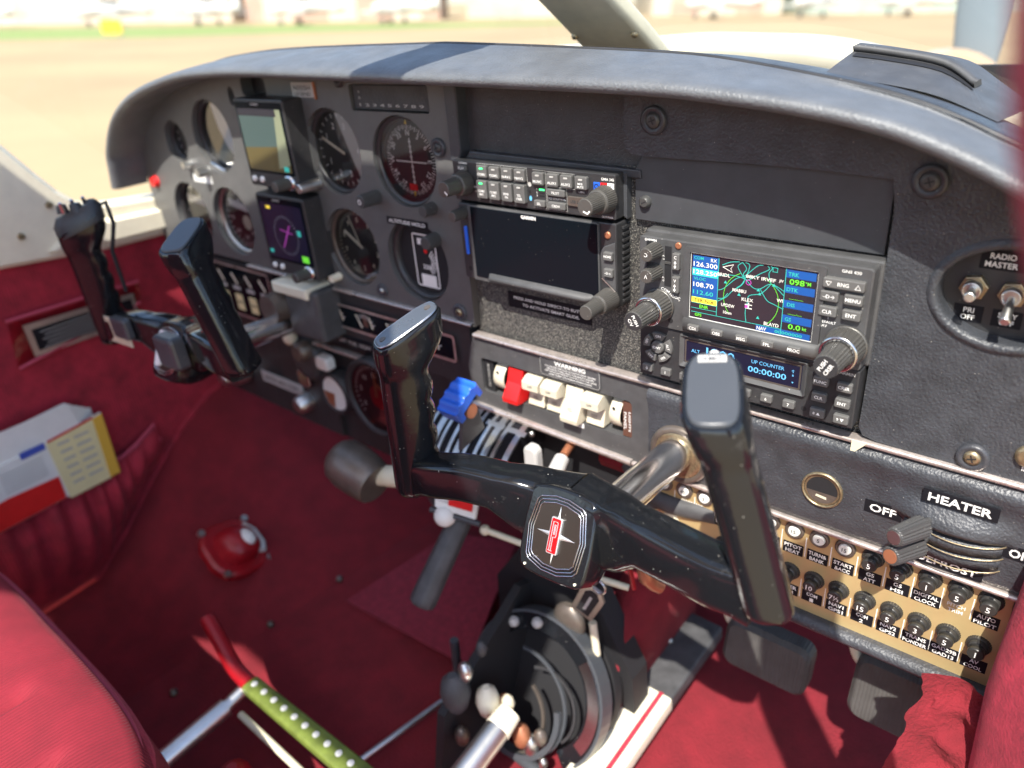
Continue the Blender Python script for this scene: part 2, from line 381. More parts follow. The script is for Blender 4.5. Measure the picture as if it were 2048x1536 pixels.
# centre post
mb = MB('cream_dull')
a = Vector((-140, 255, 96)); b = Vector((-205, 0, 250)); c = Vector((-245, -330, 515))
def sec(p, w_, h_): return [p + Vector((x, y * .8, y * .6)) for x, y in rrect(-w_, -h_, w_, h_, 6)]
cc = smooth_curve([(-150, 250, 72), (-143, 170, 122), (-143, 60, 196), (-126, -130, 340), (-120, -330, 512)], 5)
mb.loft([sec(p, 42 - 16 * k / len(cc), 9) for k, p in enumerate(cc)])
mb.build('centre_post', cab)
for k in (5, 8, 12):
    for s_ in (-1, 1): mb = MB('brassy'); mb.ball(cc[k] + Vector((s_ * 32, -8, -5)), 3.5, 6); mb.build('post_screw', cab)
# right kick panel and door post (red velvet)
def sheet(mb, cols, thick):
    n = len(cols[0]); mb.loft(cols, False, False, closed=False)
    return mb
mb = MB('velvet')
yz = [(-10, 275, -130), (-20, 271, -175), (-40, 269, -215), (-45, 268, -262), (-48, 271, -320), (-60, 276, -400), (-70, 282, -520)]
cols = []
for k, (yy, x, z) in enumerate(yz):
    cols.append([Vector((x + 14, 130, z - 2)), Vector((x + 5, 60, z)), Vector((x - 1, yy + 18, z)), Vector((x, yy, z)), Vector((x + 7, yy - 12, z + 2)), Vector((x + 34 + 3 * math.sin(k), yy - 44, z + 10)), Vector((x + 70, yy - 84, z + 20)), Vector((x + 120, yy - 130, z + 30))])
sheet(mb, cols, 3); mb.build('kick_panel', cab)
mb = MB('carpet'); fold = []
for k in range(34):
    t = k / 33; row = []
    for j in range(26):
        u = j / 25; p = Vector((286 - 52 * u - 6 * t, -40 - 26 * t + 16 * math.sin(u * 3), -276 - 84 * t + 14 * u))
        nz = noise.noise(p * .06) * 10 + noise.noise(p * .17) * 2.5
        row.append(p + Vector((-.5, -.8, .3)) * nz)
    fold.append(row)
mb.loft(fold, False, False, closed=False)
mb.build('carpet_edge', cab, 'bunched frayed red fabric edge at the foot of the kick panel')
mb = MB('velvet')
pz = [(248, -330, 250), (247, -330, 200), (249.5, -330, 160), (253.5, -330, 138), (260, -330, 118), (270, -332, 96), (286, -335, 60), (310, -340, 0), (330, -345, -60)]
mb.loft([[Vector((x, y, z)) + Vector(d) for d in ((26, -34, 0), (10, -24, 0), (3, -14, 0), (0, 0, 0), (4, 12, 0), (14, 20, 0), (40, 26, 0))] for x, y, z in pz], False, False, closed=False)
mb.build('door_post', cab, 'blurred red padded door post close to the camera')
# map pocket on the left wall
def wallx(mb, grid): return mb.loft(grid, False, False, closed=False)
mb = MB('corduroy_wall'); rows = []
for i in range(121):
    t = i / 120; y = -345 + 250 * t; rim = -378 - 12 * math.sin(t * PI) + (14 * (t - .8) / .2 if t > .8 else 0); bot = -500 - 50 * math.sin(max(0, min(1, (t + .25))) * PI) + (max(0, t - .55) * 190)
    row = []
    for j in range(14):
        s_ = j / 13; z = rim + (bot - rim) * s_; bulge = 30 * math.sin(PI * min(1, s_ * .9 + .12)) * math.sin(PI * (t * .94 + .03)) ** .5
        fr = (8 * math.sin(t * 58 + s_ * 3.5 + 1.6 * math.sin(t * 9)) + 5 * math.sin(t * 23 - s_ * 2)) * (1 - s_) ** .7 * (.25 + .75 * min(1, s_ * 5)) * math.sin(PI * t)
        row.append(Vector((-776 + bulge + fr, y, z)))
    rows.append(row)
wallx(mb, rows); pk = mb.build('map_pocket', cab)
mb = MB('piping'); mb.sweep([r[0] + Vector((2, 0, 1)) for r in rows], 3.2, 8)
mb.tube((-775, -96, -388), (-768, -96, -388), 4, n=10); mb.build('elastic_rim', pk)
mb = MB('ring_metal'); mb.tube((-774, -104, -392), (-764, -104, -392), 5, 4, 12); mb.build('stud', pk)
# instrument placard in a clear holder on the wall
pl = thing('wall_placard', (-776, -135, -210), 'small black text plate with silver border in a clear holder on the red side wall', 'placard')
mb = MB('acrylic'); solid(mb, [(-775, -226, -214), (-775, -56, -180), (-775, -52, -156), (-775, -218, -152)], (3, 0, 0)); mb.build('holder', pl)
mb = MB('piping')
for p in (((-771, -226, -214), (-771, -58, -184)), ((-771, -220, -152), (-771, -52, -155))): mb.tube(*p, 2.5, n=8)
mb.build('holder_edge', pl)
mb = MB('alu'); solid(mb, [(-771, -205, -206), (-771, -67, -207), (-771, -64, -168), (-771, -205, -163)], (2, 0, 0)); mb.build('border', pl)
mb = MB('label_black'); solid(mb, [(-768.6, -198, -199), (-768.6, -71, -201), (-768.6, -70, -174), (-768.6, -198, -171)], (1, 0, 0)); mb.build('plate', pl)
mb = MB('grey_print')
for k in range(5):
    z = -176 - k * 5; quad(mb, (-767.3, -190 + 4 * (k % 2), z), (-767.3, -95 - 9 * (k % 3), z), (-767.3, -95 - 9 * (k % 3), z - 1.0), (-767.3, -190 + 4 * (k % 2), z - 1.0))
mb.build('print', pl)
# papers in the pocket
bk = thing('checklist_booklet', (-752, -240, -395), 'yellow, white and red printed card with a blue tab, standing in the wall pocket', 'booklet')
ya = Vector((0, -.99, -.02)); X0 = -748
def wq(mb, yz_, x, th=.8): return solid(mb, [(x, y, z) for y, z in yz_], (th, 0, 0))
mb = MB('paper'); wq(mb, [(-168, -396), (-163, -302), (-236, -312), (-330, -318), (-330, -400), (-240, -396)], X0 - 4, 3); mb.build('card', bk)
mb = MB('paper_yellow'); wq(mb, [(-181, -398), (-176, -306), (-238, -312), (-236, -399)], X0 - .6); mb.build('yellow_panel', bk)
mb = MB('gold_edge'); wq(mb, [(-167, -396), (-163, -303), (-176, -305), (-181, -397)], X0 - .2); mb.build('gold_stripe', bk)
mb = MB('red_plastic'); wq(mb, [(-240, -395), (-239, -362), (-300, -360), (-330, -364), (-330, -399)], X0 - .5); mb.build('red_block', bk); mb = MB('red_plastic'); wq(mb, [(-176, -302.5), (-236, -309), (-236, -312), (-176, -305.5)], X0 - .3); mb.build('red_edge', bk)
mb = MB('blue_print'); wq(mb, [(-240, -309), (-240, -318), (-270, -319), (-270, -310)], X0 - .4)
mb.build('blue_tab', bk)
mb = MB('grey_print')
for r in range(6):
    wq(mb, [(-186 , -318 - r * 12), (-186, -321 - r * 12), (-205, -321 - r * 12), (-205, -318 - r * 12)], X0 + .4, .3); wq(mb, [(-211, -318 - r * 12), (-211, -321 - r * 12), (-226, -321 - r * 12), (-226, -318 - r * 12)], X0 + .4, .3)
    wq(mb, [(-248, -326 - r * 5), (-248, -327 - r * 5), (-300, -328 - r * 5), (-300, -327 - r * 5)], X0 + .4, .3)
mb.build('print', bk)
pg = thing('folded_charts', (-764, -240, -300), 'stack of folded white papers behind the yellow card in the wall pocket', 'papers')
for k in range(8):
    mb = MB('paper'); wq(mb, [(-168 - 3 * k, -330), (-167 - 4 * k, -299 + 3.4 * k), (-190 - 1.5 * k, -290 + 3 * k - 5 * (k % 2)), (-330, -318 + 6 * k), (-330, -345)], -770 + 2.4 * k, .9); mb.build('sheet', pg)
# fresh-air vent on the footwell side
vt = thing('floor_vent', (-690, -140, -620), 'red square air vent scoop with silver screws low on the footwell side', 'vent')
cN = Vector((.52, .25, .82)).normalized(); cx = Vector((1, -.1, -.55)); cx = (cx - cN * cx.dot(cN)).normalized(); cy = cN.cross(cx)
V0 = Vector((-600, -105, -503))
def vp(a, b, c_): return V0 + cx * a + cy * b + cN * c_
mb = MB('red_gloss'); o = rrect(-44, -44, 44, 44, 34, 8)
mb.loft([[vp(x, y, -14) for x, y in o], [vp(x, y, -3) for x, y in o], [vp(x, y, 1) for x, y in inset(o, 4)]], smooth=False)
mb.loft([[vp(x * k + dx, y * k, c_) for x, y in o] for k, c_, dx in ((.66, 0, 0), (.6, 16, 3), (.45, 26, 6), (.2, 30, 8))]); mb.build('scoop', vt)
for x, y in ((-36, 34), (36, 34), (-36, -34), (36, -34)): mb = MB('alu'); mb.tube(vp(x, y, 0), vp(x, y, 4), 6, 5, 10); mb.build('screw', vt)
mb = MB('paper'); mb.ball(vp(4, 6, 24), 18, 8, (1, .6, .6)); mb.sweep([vp(-24, 22, 6), vp(-8, 30, 8), vp(12, 31, 8), vp(24, 26, 6)], 6, 8); mb.build('outlet', vt)
for x, y, z in ((-489, -276, -557), (-486, -140, -557), (-478, -30, -557)): mb = MB('brown_metal'); mb.ball((x, y, z), 5, 6); mb.build('carpet_rivet', cab)

# unseen right seat, added to cut sky light in the footwell
rs = thing('right_seat', (150, -800, -560), 'red corduroy right hand seat just outside the picture', 'seat')
mb = MB('corduroy'); mb.loft([[Vector((x, y, z)) for x, y in rrect(-30 + i, -960 + i, 285 - i, -560 - i, 50)] for z, i in ((-470, 14), (-430, 0), (-345, 0), (-325, 22))]); mb.build('cushion', rs)
mb = MB('corduroy'); mb.loft([[Vector((x, -960 - (z + 330) * .22 + (y + 0), z)) for x, y in rrect(-30 + i, -40 + i * .4, 285 - i, 40 - i * .4, 30)] for z, i in ((-330, 8), (-300, 0), (160, 10), (190, 40))]); mb.build('backrest', rs)
# ================================================================ instrument panel
ip = thing('instrument_panel', (-230, 0, -340), 'wide black aircraft instrument panel with padded glareshield over it', 'panel')
# padded glareshield swept along the panel arch
path = smooth_curve([(-772, -30), (-764, -5), (-754, 18), (-713, 56), (-645, 85), (-550, 104), (-480, 109.5), (-410, 110.5), (-330, 109), (-260, 107.5), (-166, 105.5), (-97, 104), (5, 101.5), (56, 98.5), (116, 92), (155, 85), (180, 77.5), (204, 68), (225, 57.5), (260, 36), (320, -10)], 5)
rows = []; npth = len(path)
for i, p in enumerate(path):
    d = (path[min(i + 1, npth - 1)] - path[max(i - 1, 0)]).normalized(); nn = Vector((-d.y, d.x))
    t = max(0, min(1, (p.x - 20) / 180)); wc = -20 + 26 * t; hk = [(-900, 11), (-510, 12), (-325, 17), (-200, 19.5), (-100, 17), (0, 14), (60, 11.5), (110, 9.5), (160, 8.2), (400, 8.2)]; kk = max(j for j in range(len(hk) - 1) if p.x >= hk[j][0]); h = hk[kk][1] + (hk[kk + 1][1] - hk[kk][1]) * (p.x - hk[kk][0]) / (hk[kk + 1][0] - hk[kk][0]); hh = h - 4.8
    prof = [(0, -3.5 - 1.0), (20, -4.5), (38, -4.5), (43, -3.5), (46, -1), (46.5, 2), (44, 4.8), (38, 4.8 + hh * .18), (28, 4.8 + hh * .38), (14 + wc * .2, 4.8 + hh * .66), (2 + wc * .5, 4.8 + hh * .86), (wc + 5, h), (wc, h - .5)]
    rows.append([P(p.x + nn.x * o, p.y + nn.y * o, w_) for w_, o in prof])
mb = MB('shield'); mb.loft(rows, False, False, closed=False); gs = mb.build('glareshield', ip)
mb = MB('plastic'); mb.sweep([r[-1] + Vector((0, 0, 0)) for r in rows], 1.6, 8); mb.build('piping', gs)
mb = MB('vinyl'); rows2 = []
for i, r in enumerate(rows):
    p = r[-1]
    if p.x < -560: continue
    dd = min(130, 20 + max(0, p.x + 560)); sl = -.08 + .035 * max(0, min(1, (p.x + 120) / 120))
    rows2.append([p + Vector((0, 0, -1)), p + Vector((0, 6, -3.5)), p + Vector((-2, 30, -4 + 20 * sl)), p + Vector((-6, 80, -6 + 60 * sl)), p + Vector((-14, dd, -10 + dd * sl)), p + Vector((-14, dd + 4, -60 + dd * sl))])
mb.loft(rows2, False, False, closed=False); mb.build('dash_top', gs)
# left overlay with the gauge holes
G1 = [(-660, 27, 25), (-572, 37, 41), (-353, 33, 41.5), (-253, 30, 41), (-668, -64, 41.5), (-573, -62, 41.5), (-350, -63, 41), (-253, -63, 41)]
outer = [(-766, -60), (-764, -5), (-752, 19), (-712, 55), (-645, 83), (-550, 102), (-480, 107), (-410, 108), (-330, 107), (-260, 105), (-190, 104), (-190, 42), (-186, 30), (-186, -117), (-560, -112), (-766, -112)]
holes = [ell(u, v, r) for u, v, r in G1] + [rrect(-489, 83, -445, 101, 5), ell(-512, 82, 6, 10, 16), rrect(-313, 73, -211, 96, 3), rrect(-476, -5, -388, 84, 3), rrect(-480, -101, -390, -10, 3)]
mb = MB('overlay_left'); mb.plate(outer, holes, -14, 0); mb.build('left_overlay', ip)
mb = MB('plastic'); mb.slab([(-766, -335), (-766, -60), (-762, -5), (-750, 17), (-710, 53), (-645, 80), (-550, 99), (-480, 104), (-260, 103), (-184, 102), (-184, -335)], -40, -15, 0)
mb.build('backing_plate', ip)
mb = MB('crackle'); mb.box(-312, 74, -212, 95, -13, -3, .5, 2); mb.build('placard_panel', ip)
lettering(ip, [('1 2 3 4 5 6 7 8 9', -262, 78, 2.6, -2.6, dict(width=84)), ('20', -303, 84, 2.2, -2.6), ('10', -303, 89, 2.2, -2.6)], 'grey_print')
mb = MB('grey_print'); mb.box(-399, 83.5, -364, 97, -2, 1.2, .3, 1); mb.use('copper').box(-364, 82, -362.2, 97.5, 0, 2, .2)
pt = mb.build('name_plate', ip)
lettering(pt, [('N355H', -382, 92, 4.5, 1.5, dict(width=26)), ('LEGEND', -382, 86.5, 3.6, 1.5, dict(width=26))], 'overlay')
mb = MB('label_black'); mb.box(-288, -29.5, -232, -22.5, 0, .4, .1); lb = mb.build('placard', ip)
lettering(lb, [('ALTITUDE HOLD', -260, -26, 3.6, .7, dict(width=50))])
mb = MB('paper'); mb.box(-640, -19, -598, -10, 0, .5, .1); mb.build('placard', ip)
mb = MB('red_plastic'); mb.tube(P(-742, -28, 0), P(-742, -28, 6), 8, 6, 16); mb.build('warning_lamp', ip)
# radio stack plate, inset, blank covers
mb = MB('speckle'); mb.box(-188, -124, 161, 42, -14, -8, 0); mb.build('radio_panel', ip)
mb = MB('crackle'); mb.box(-190, 40, -6, 104, -20, -9, 0); mb.build('inset_panel', ip)
mb = MB('vinyl_smooth')
mb.slab([(-190, 104), (-190, 36), (-181, 36), (-178, 44), (-176, 100), (-176, 104)], -12, 3, 1.2)
mb.slab([(-181, 35), (-8, 35), (-9, 41), (-172, 44.5)], -12, -2, 1)
mb.build('inset_frame', ip)
mb = MB('overlay'); mb.slab([(-14, 5), (158, 3), (158, 51), (-8, 51), (-14, 41)][::1], -9, -3.5, .6); mb.build('blank_plate', ip)
mb = MB('vinyl')
up = [(-20, 104)] + [(-20, 62), (-18.5, 56), (-14, 52.6), (-6, 51.5), (60, 52), (110, 51.5), (158, 49)] + [(161, 30), (161, -4), (160, -113), (163, -119), (172, -121), (340, -123), (340, 40), (235, 60), (190, 82), (110, 100), (20, 106)]
mb.plate(up, [ell(227, -10, 37, 28, 40)], -10, 1.5); mb.build('right_overlay', ip)
mb = MB('vinyl')          # soft dished rim round the switch recess
mb.loft([[P(227 + a * math.cos(t / 40 * 2 * PI), -10 + b * math.sin(t / 40 * 2 * PI), w_) for t in range(40)] for a, b, w_ in ((43, 34, 1.0), (40.5, 31.5, 3.6), (37.5, 28.5, 3.6), (36.2, 27.2, 0), (36, 27, -9))], False, False); mb.build('recess_rim', ip)
# panel screws
def bolt(u, v, w_, r=9, m='knob_black'):
    mb = MB('vinyl_smooth'); mb.lathe(u, v, [(r, w_ - 1), (r, w_ + 2.2), (r - 2, w_ + 3.2), (r - 4, w_ + 1.8)], 28)
    mb.use(m).lathe(u, v, [(r - 4.2, w_ + 1), (r - 4.4, w_ + 3), (r - 6.3, w_ + 3.6)], 20)
    mb.use('dark')
    for a in (20, 110): mb.box(*(0, 0, 0, 0), 0, 0, 0) if False else mb.line([(u - 2.6 * math.cos(math.radians(a)), v - 2.6 * math.sin(math.radians(a))), (u + 2.6 * math.cos(math.radians(a)), v + 2.6 * math.sin(math.radians(a)))], .9, w_ + 3.75)
    return mb.build('screw', ip)
for u, v, w_, r, m_ in ((4, 76, 1.5, 9.5, 'knob_black'), (177, 50, 1.5, 9.5, 'knob_black'), (-205, 46, 0, 8, 'knob_black'), (227, -113, 1.5, 9, 'brassy'), (-203, -105, 0, 8, 'brassy'), (-312, -103, 0, 7, 'alu'), (-325, 99, 0, 6, 'dark')): bolt(u, v, w_, r, m_)
mb = MB('knob_black'); mb.lathe(-5, 19, [(4.6, -4), (4.4, -1), (3, .4)], 18); mb.use('dark').line([(-7, 18), (-3, 20)], .8, .5); mb.build('screw', ip)
# small rivets
# trim strips
def strip(mb, u0, u1, v, h, w0, w1, dv=0):
    N_ = 24; rows = []
    for k in range(N_ + 1):
        u = u0 + (u1 - u0) * k / N_; vv = v + dv * k / N_
        rows.append([P(u, vv - h / 2, w0), P(u, vv - h / 2, w1 - 1), P(u, vv - h / 6, w1), P(u, vv + h / 6, w1), P(u, vv + h / 2, w1 - 1), P(u, vv + h / 2, w0)])
    return mb.loft(rows, closed=False, cap0=False, cap1=False)
mb = MB('trim'); strip(mb, -186, 340, -123.6, 3.6, -4, 5); mb.build('trim_strip', ip)
mb = MB('trim'); strip(mb, -560, -187, -114.5, 3.2, -4, 5); mb.build('trim_strip', ip)
mb = MB('trim'); strip(mb, -14, 340, -205.6, 3.6, -3, 4.5); mb.build('trim_strip', ip)
mb = MB('trim'); strip(mb, -196, -14, -200, 5, -6, 6, -5); mb.build('trim_strip', ip)
mb = MB('trim'); strip(mb, -455, -337, -195, 3.5, -4, 5); mb.build('trim_strip', ip)
mb = MB('cream_dull'); mb.flat([(158, -122), (168, -122), (158, -134)], 5.4); mb.build('chipped_corner', ip)
# lower right padded band (textured vinyl) with rolled top edge
rows = []
cut = 40
for k in range(cut + 1):
    u = 2 + (340 - 2) * k / cut
    b_ = 0
    if 194 < u < 256: b_ = math.sin(PI * (u - 194) / 62) ** .5
    pr_ = [(-126, -6), (-127, 1), (-129, 4.5), (-132, 6.3), (-136, 6.2), (-142, 4.6), (-147, 3.6), (-153, 3.2 + 1.5 * b_), (-158, 3 + 8 * b_), (-164, 3 + 11 * b_), (-167, 3 + 10 * b_), (-168.2, 3 + 3 * b_), (-174, 3 ), (-190, 3), (-199, 2.6), (-203, 1), (-204, -6)]
    rows.append([P(u, v, w_) for v, w_ in pr_])
mb = MB('vinyl')
mb.loft(rows, False, False, closed=False); low = mb.build('lower_padding', ip)
# rocker module face with window
mb = MB('plastic_dull'); mb.plate([(-190, -126), (2, -126), (3.5, -204), (-10, -204), (-194, -199), (-200, -160)], [rrect(-182, -183, -15, -147, 4)], -14, 1); mb.build('switch_module', ip)
mb = MB('dark'); mb.box(-196, -200, 2, -130, -40, -30, 0); mb.build('module_back', ip)
# warning placard
mb = MB('grey_print'); mb.use('dark_grey').box(-109, -145, -44.5, -125.9, .8, 2.2, .3, 3); mb.use('grey_print').line(rrect(-108, -144, -45.5, -127, 2.5), .35, 2.4, True); wp = mb.build('warning_placard', ip)
lettering(wp, [('WARNING', -76, -130, 3.8, 2.5, dict(width=33, bold=.03)), ('TO AVOID OPTICAL ILLUSION AND SEVERE', -76, -134.4, 1.5, 2.5, dict(width=54)), ('VERTIGO TURN ANTI-COLLISION LIGHTS', -76, -136.8, 1.5, 2.5, dict(width=50)),
               ('OFF UPON ENTERING CLOUDS, FOG OR HAZE', -76, -139.2, 1.5, 2.5, dict(width=55)), ('AND TURN ON AGAIN WHEN CLEAR', -76, -141.6, 1.5, 2.5, dict(width=46))], 'white')
mb = MB('grey_print'); mb.line([(-92, -132.4), (-60, -132.4)], .5, 2.5); mb.build('underline', wp)
mb = MB('white'); mb.box(-87, -188, -64, -183.6, 1, 1.6, .2); sl = mb.build('strobe_placard', ip); lettering(sl, [('STROBE', -75.5, -185.8, 2.6, 1.8, dict(width=18))], 'overlay')
# rocker switches
def rocker(u0, u1, col, st):
    mb = MB(col); v0, v1 = -180.5, -150; um = (u0 + u1) / 2
    if st == 'wheel':
        R = []
        for k in range(13):
            a = math.radians(-75 + 150 * k / 12); R.append([P(u0, -165 + 17 * math.sin(a), -22 + 24 * math.cos(a)), P(u0 + 1, -165 + 17.6 * math.sin(a), -21.4 + 24.6 * math.cos(a)), P(u1 - 1, -165 + 17.6 * math.sin(a), -21.4 + 24.6 * math.cos(a)), P(u1, -165 + 17 * math.sin(a), -22 + 24 * math.cos(a))])
        mb.loft(R, True, True, closed=False); mb.use('dark').box(um - 1.4, -158, um + 1.4, -155.6, 2.6, 3.2, .2, .9)
    else:
        pr_ = {'off': [(v0, -14), (v0, 1), (v0 + 16, -3), (v0 + 17, 0), (v0 + 19, 9), (v1 - 4, 9), (v1, 2), (v1, -14)], 'on': [(v0, -14), (v0 - 1, 5), (v0, 11), (v0 + 4, 11.5), (v0 + 18, 2.5), (v1, -1), (v1, -14)]}[st]
        b = 1.0
        mb.loft([[P(u0, v, w_) for v, w_ in pr_], [P(u1, v, w_) for v, w_ in pr_]], smooth=False)
    o = mb.build('rocker_switch', ip)
    return o
rocker(-167, -154, 'cream_rocker', 'wheel')
rocker(-149, -132, 'red_plastic', 'on')
for u, st, t1 in ((-126, 'off', 'FUEL\nPUMP'), (-105, 'off', 'LAND\nLIGHT'), (-82.5, 'on', 'ANTI\nCOLL'), (-61.5, 'off', 'PITOT\nHEAT')):
    o = rocker(u, u + 18, 'cream_rocker', st)
    mb = MB('overlay')
    if st == 'off': mb.text('OFF', u + 9, -157.5, 2.4, 9.3)
    mb.M = Matrix(); mb.text(t1, u + 9, -172 if st == 'off' else -168, 1.7, 1.2 if st == 'off' else 8.6)
    mb.build('lettering', o)
rocker(-37, -26, 'cream_rocker', 'wheel')
mb = MB('label_brown'); mb.box(-24, -182, -15, -149, -2, .3, 0); o = mb.build('placard', ip)
lettering(o, [('PANEL', -21.6, -167, 2.6, .7, dict(rot=-90, width=17)), ('LIGHTS', -17.3, -167, 2.2, .7, dict(rot=-90, width=19))])
lettering(ip, [('RADIO LTS', -176, -166, 2.4, -2, dict(rot=-90, width=24))], 'grey_print')
mb = MB('dark'); mb.box(-182, -183, -170, -148, -14, -2.4, 0); mb.build('placard', ip)
# smart-glide placard
mb = MB('label_black'); mb.box(-148, -91, -58, -76, -8, -7.6, .1); gp = mb.build('placard', ip)
lettering(gp, [('PRESS AND HOLD DIRECT-TO BUTTON', -101, -81, 2.7, -7.2, dict(width=80)), ('TO ACTIVATE SMART GLIDE.', -101, -86.6, 2.7, -7.2, dict(width=61))], 'white')
# cigar lighter socket, its shaded hole painted as a dark disc
mb = MB('brassy'); mb.lathe(143, -170.5, [(14.6, 2), (14.4, 4), (13.4, 5.2), (12.6, 4), (12.4, 2)], 36)
mb.use('dark').flat(ell(143, -170.5, 12.9), 3.25); mb.use('brown_metal').flat([(143 + 12.2 * math.cos(math.radians(t_)), -170.5 + 12.2 * math.sin(math.radians(t_))) for t_ in range(190, 351, 10)], 3.5); mb.use('cream_dull').flat([(139, -176.5), (147, -177.5), (146.6, -175.4), (139.6, -174.6)], 3.8); mb.use('brassy').line([(143 + 11.6 * math.cos(math.radians(t_)), -170.5 + 11.6 * math.sin(math.radians(t_))) for t_ in range(0, 360, 12)], 1.4, 3.7, True); mb.build('lighter_socket', ip)
# heater control
hc = thing('heater_control', (226, 0, -200), 'black heater and defrost lever pair with ribbed knobs beside the HEATER label', 'heater control')
def arcband(v0, hgt, w0, w1, sag, mat, u0=196, u1=256):
    mb = MB(mat); R = []
    for k in range(25):
        t = k / 24; u = u0 + (u1 - u0) * t; b = math.sin(PI * t) ** .6; v = v0 - sag * math.sin(PI * t)
        R.append([P(u, v + hgt / 2, w0), P(u, v + hgt / 2, w0 + (w1 - w0) * b), P(u, v - hgt / 2, w0 + (w1 - w0) * b), P(u, v - hgt / 2, w0)])
    mb.loft(R, True, True, closed=False, smooth=True); return mb
arcband(-173.6, 8, 2, 11, 2.5, 'vinyl').build('slot_band', hc)
arcband(-183.5, 8, 2, 10, 3.0, 'vinyl').build('slot_band', hc)
for v in (-169.2, -178.6, -188.5):
    mb = MB('brassy'); mb.sweep([P(200 + 56 * k / 20, v - 3 * math.sin(PI * k / 20), 3 + 9 * math.sin(PI * k / 20) ** .6) for k in range(21)], .45, 6); mb.build('slot_edge', hc)
for v, vt_, m2 in ((-154.5, -152.5, 'alu'), (-170, -167.5, 'copper')):
    a = P(213, v - 8, 8); b = P(211, v - 6, 22); c_ = P(201, vt_ - 5, 46)
    mb = MB('knob_black'); d = (c_ - b).normalized(); x = d.orthogonal().normalized(); y = d.cross(x)
    rg = lambda cen, r, k: [cen + (x * math.cos(PI * i / 20) + y * math.sin(PI * i / 20)) * (r - (k if i % 2 else 0)) for i in range(40)]
    mb.loft([rg(b, 7.6, .7), rg(c_ - d * 1, 6.4, .7), rg(c_, 5.6, 0)], smooth=False); mb.tube(a, b, 2.5, n=8)
    kn = mb.build('lever_knob', hc); mb = MB(m2); mb.tube(c_ - d * .5, c_ + d * .5, 4.6, n=20); mb.build('knob_cap', kn)
for t_, u, v, hh, ww, w_, rot in (('OFF', 184, -171, 6.2, 17, 3.4, 2), ('HEATER', 227, -146.5, 6.2, 36, 6.6, 0), ('ON', 264, -171.5, 6.2, 12, 3.4, 0), ('DEFROST', 227, -197.3, 5.2, 36, 3.4, 0)):
    mb = MB('label_black'); mb.box(u - ww / 2 - 3.5, v - hh / 2 - 2, u + ww / 2 + 3.5, v + hh / 2 + 2, w_ - .6, w_, .1)
    o = mb.build('placard', hc); lettering(o, [(t_, u, v, hh, w_ + .25, dict(width=ww, bold=.02))])
# toggle switches in the recess
mb = MB('dark'); mb.use('plastic').box(186, -42, 330, 22, -12, -9, 0); mb.build('recess_plate', ip)
for u, v, du, dv, nm in ((207, -9.6, 1.5, 1, 'PRI\nOFF'), (226.5, -10.5, 1, -9, 'STBY\nOFF')):
    ts = thing('toggle_switch', (u, 9, v - 6), 'metal toggle switch with hex nut above the %s label' % nm.replace('\n', ' '), 'switch', 'radio master toggle switches')
    mb = MB('brassy'); mb.slab([(u + 7.6 * math.cos(math.radians(60 * k + 10)), v + 7.6 * math.sin(math.radians(60 * k + 10))) for k in range(6)], -9, -5, .6); mb.build('nut', ts)
    mb = MB('alu'); mb.lathe(u, v, [(5.2, -6), (5, 0), (4, .5), (3.6, -1)], 24); mb.build('bushing', ts)
    mb = MB('alu'); mb.tube(P(u, v, -3), P(u + du, v + dv, 13), 1.8, 3.0, 16, bev=.8); mb.build('lever', ts)
    o = MB('label_black').box(u - 8, -31.2, u + 7, -21.2, -9, -8.5, .1).build('placard', ip)
    lettering(o, [(nm.split('\n')[0], u - .3, -24, 3.1, -8.2), (nm.split('\n')[1], u - .3, -28.3, 3.1, -8.2)])
o = MB('label_black').box(207, 1.6, 229, 13, -9, -8.5, .1).build('placard', ip)
lettering(o, [('RADIO', 217.8, 9.6, 3.3, -8.2, dict(width=12.5)), ('MASTER', 217.6, 4.8, 3.3, -8.2, dict(width=16))])
lettering(ip, [('INSTR', 258, -112, 3, 2), ], 'white')
mb = MB('brassy'); mb.lathe(254, -103, [(7, 1), (6.5, 4), (4.5, 4.6)], 24); mb.build('phone_jack', ip)
# ---------------------------------------------------------------- circuit breaker panel
bp = thing('circuit_breaker_panel', (150, 0, -300), 'gold circuit breaker panel with two rows of round black breakers and black labels', 'breaker panel')
bo = [(2, -211.5), (268, -213), (269, -288), (266, -293), (258, -294.5), (2, -292)]
MB('gold').slab(bo, -9, -4, .3).build('plate', bp)
mb = MB('vinyl'); rows = []
for k in range(33):
    u = -8 + 280 * k / 32; rows.append([P(u, -292 - (1.5 if k < 30 else 0), -8), P(u, -292.6, -1), P(u, -294.5, 4), P(u, -299, 6), P(u, -303.5, 3), P(u, -305, -6), P(u, -300, -20)])
mb.loft(rows, False, False, closed=False)
mb.loft([[P(268 + a, v, b_) for a, b_ in ((0, -8), (1, 1), (4, 4), (8, 2), (9, -8), (4, -20))] for v in (-209, -230, -260, -290, -304)], False, False, closed=False)
mb.build('padded_edge', bp)
R1 = [(14.5, '60', 0, ''), (33, '60', 0, ''), (51.6, '5', 0, ''), (70.1, '5', 0, 'LIGHTS'), (88.6, '15', 0, 'LAND\nLIGHT'), (107.1, '5', 0, 'STALL\nWARN'), (125.7, '15', 0, 'PITOT\nHEAT'), (144.3, '5', 0, 'TURN&\nBANK'), (163.0, '15', 0, 'START\n&ACC'), (182.2, '5', 1, 'G5\nATT'), (200.8, '5', 1, 'G5\nHSI'), (219.4, '1', 1, 'DIGITAL\nCLOCK'), (237.9, '5', 1, ''), (256.0, '5', 1, 'AUTO\nPILOT')]
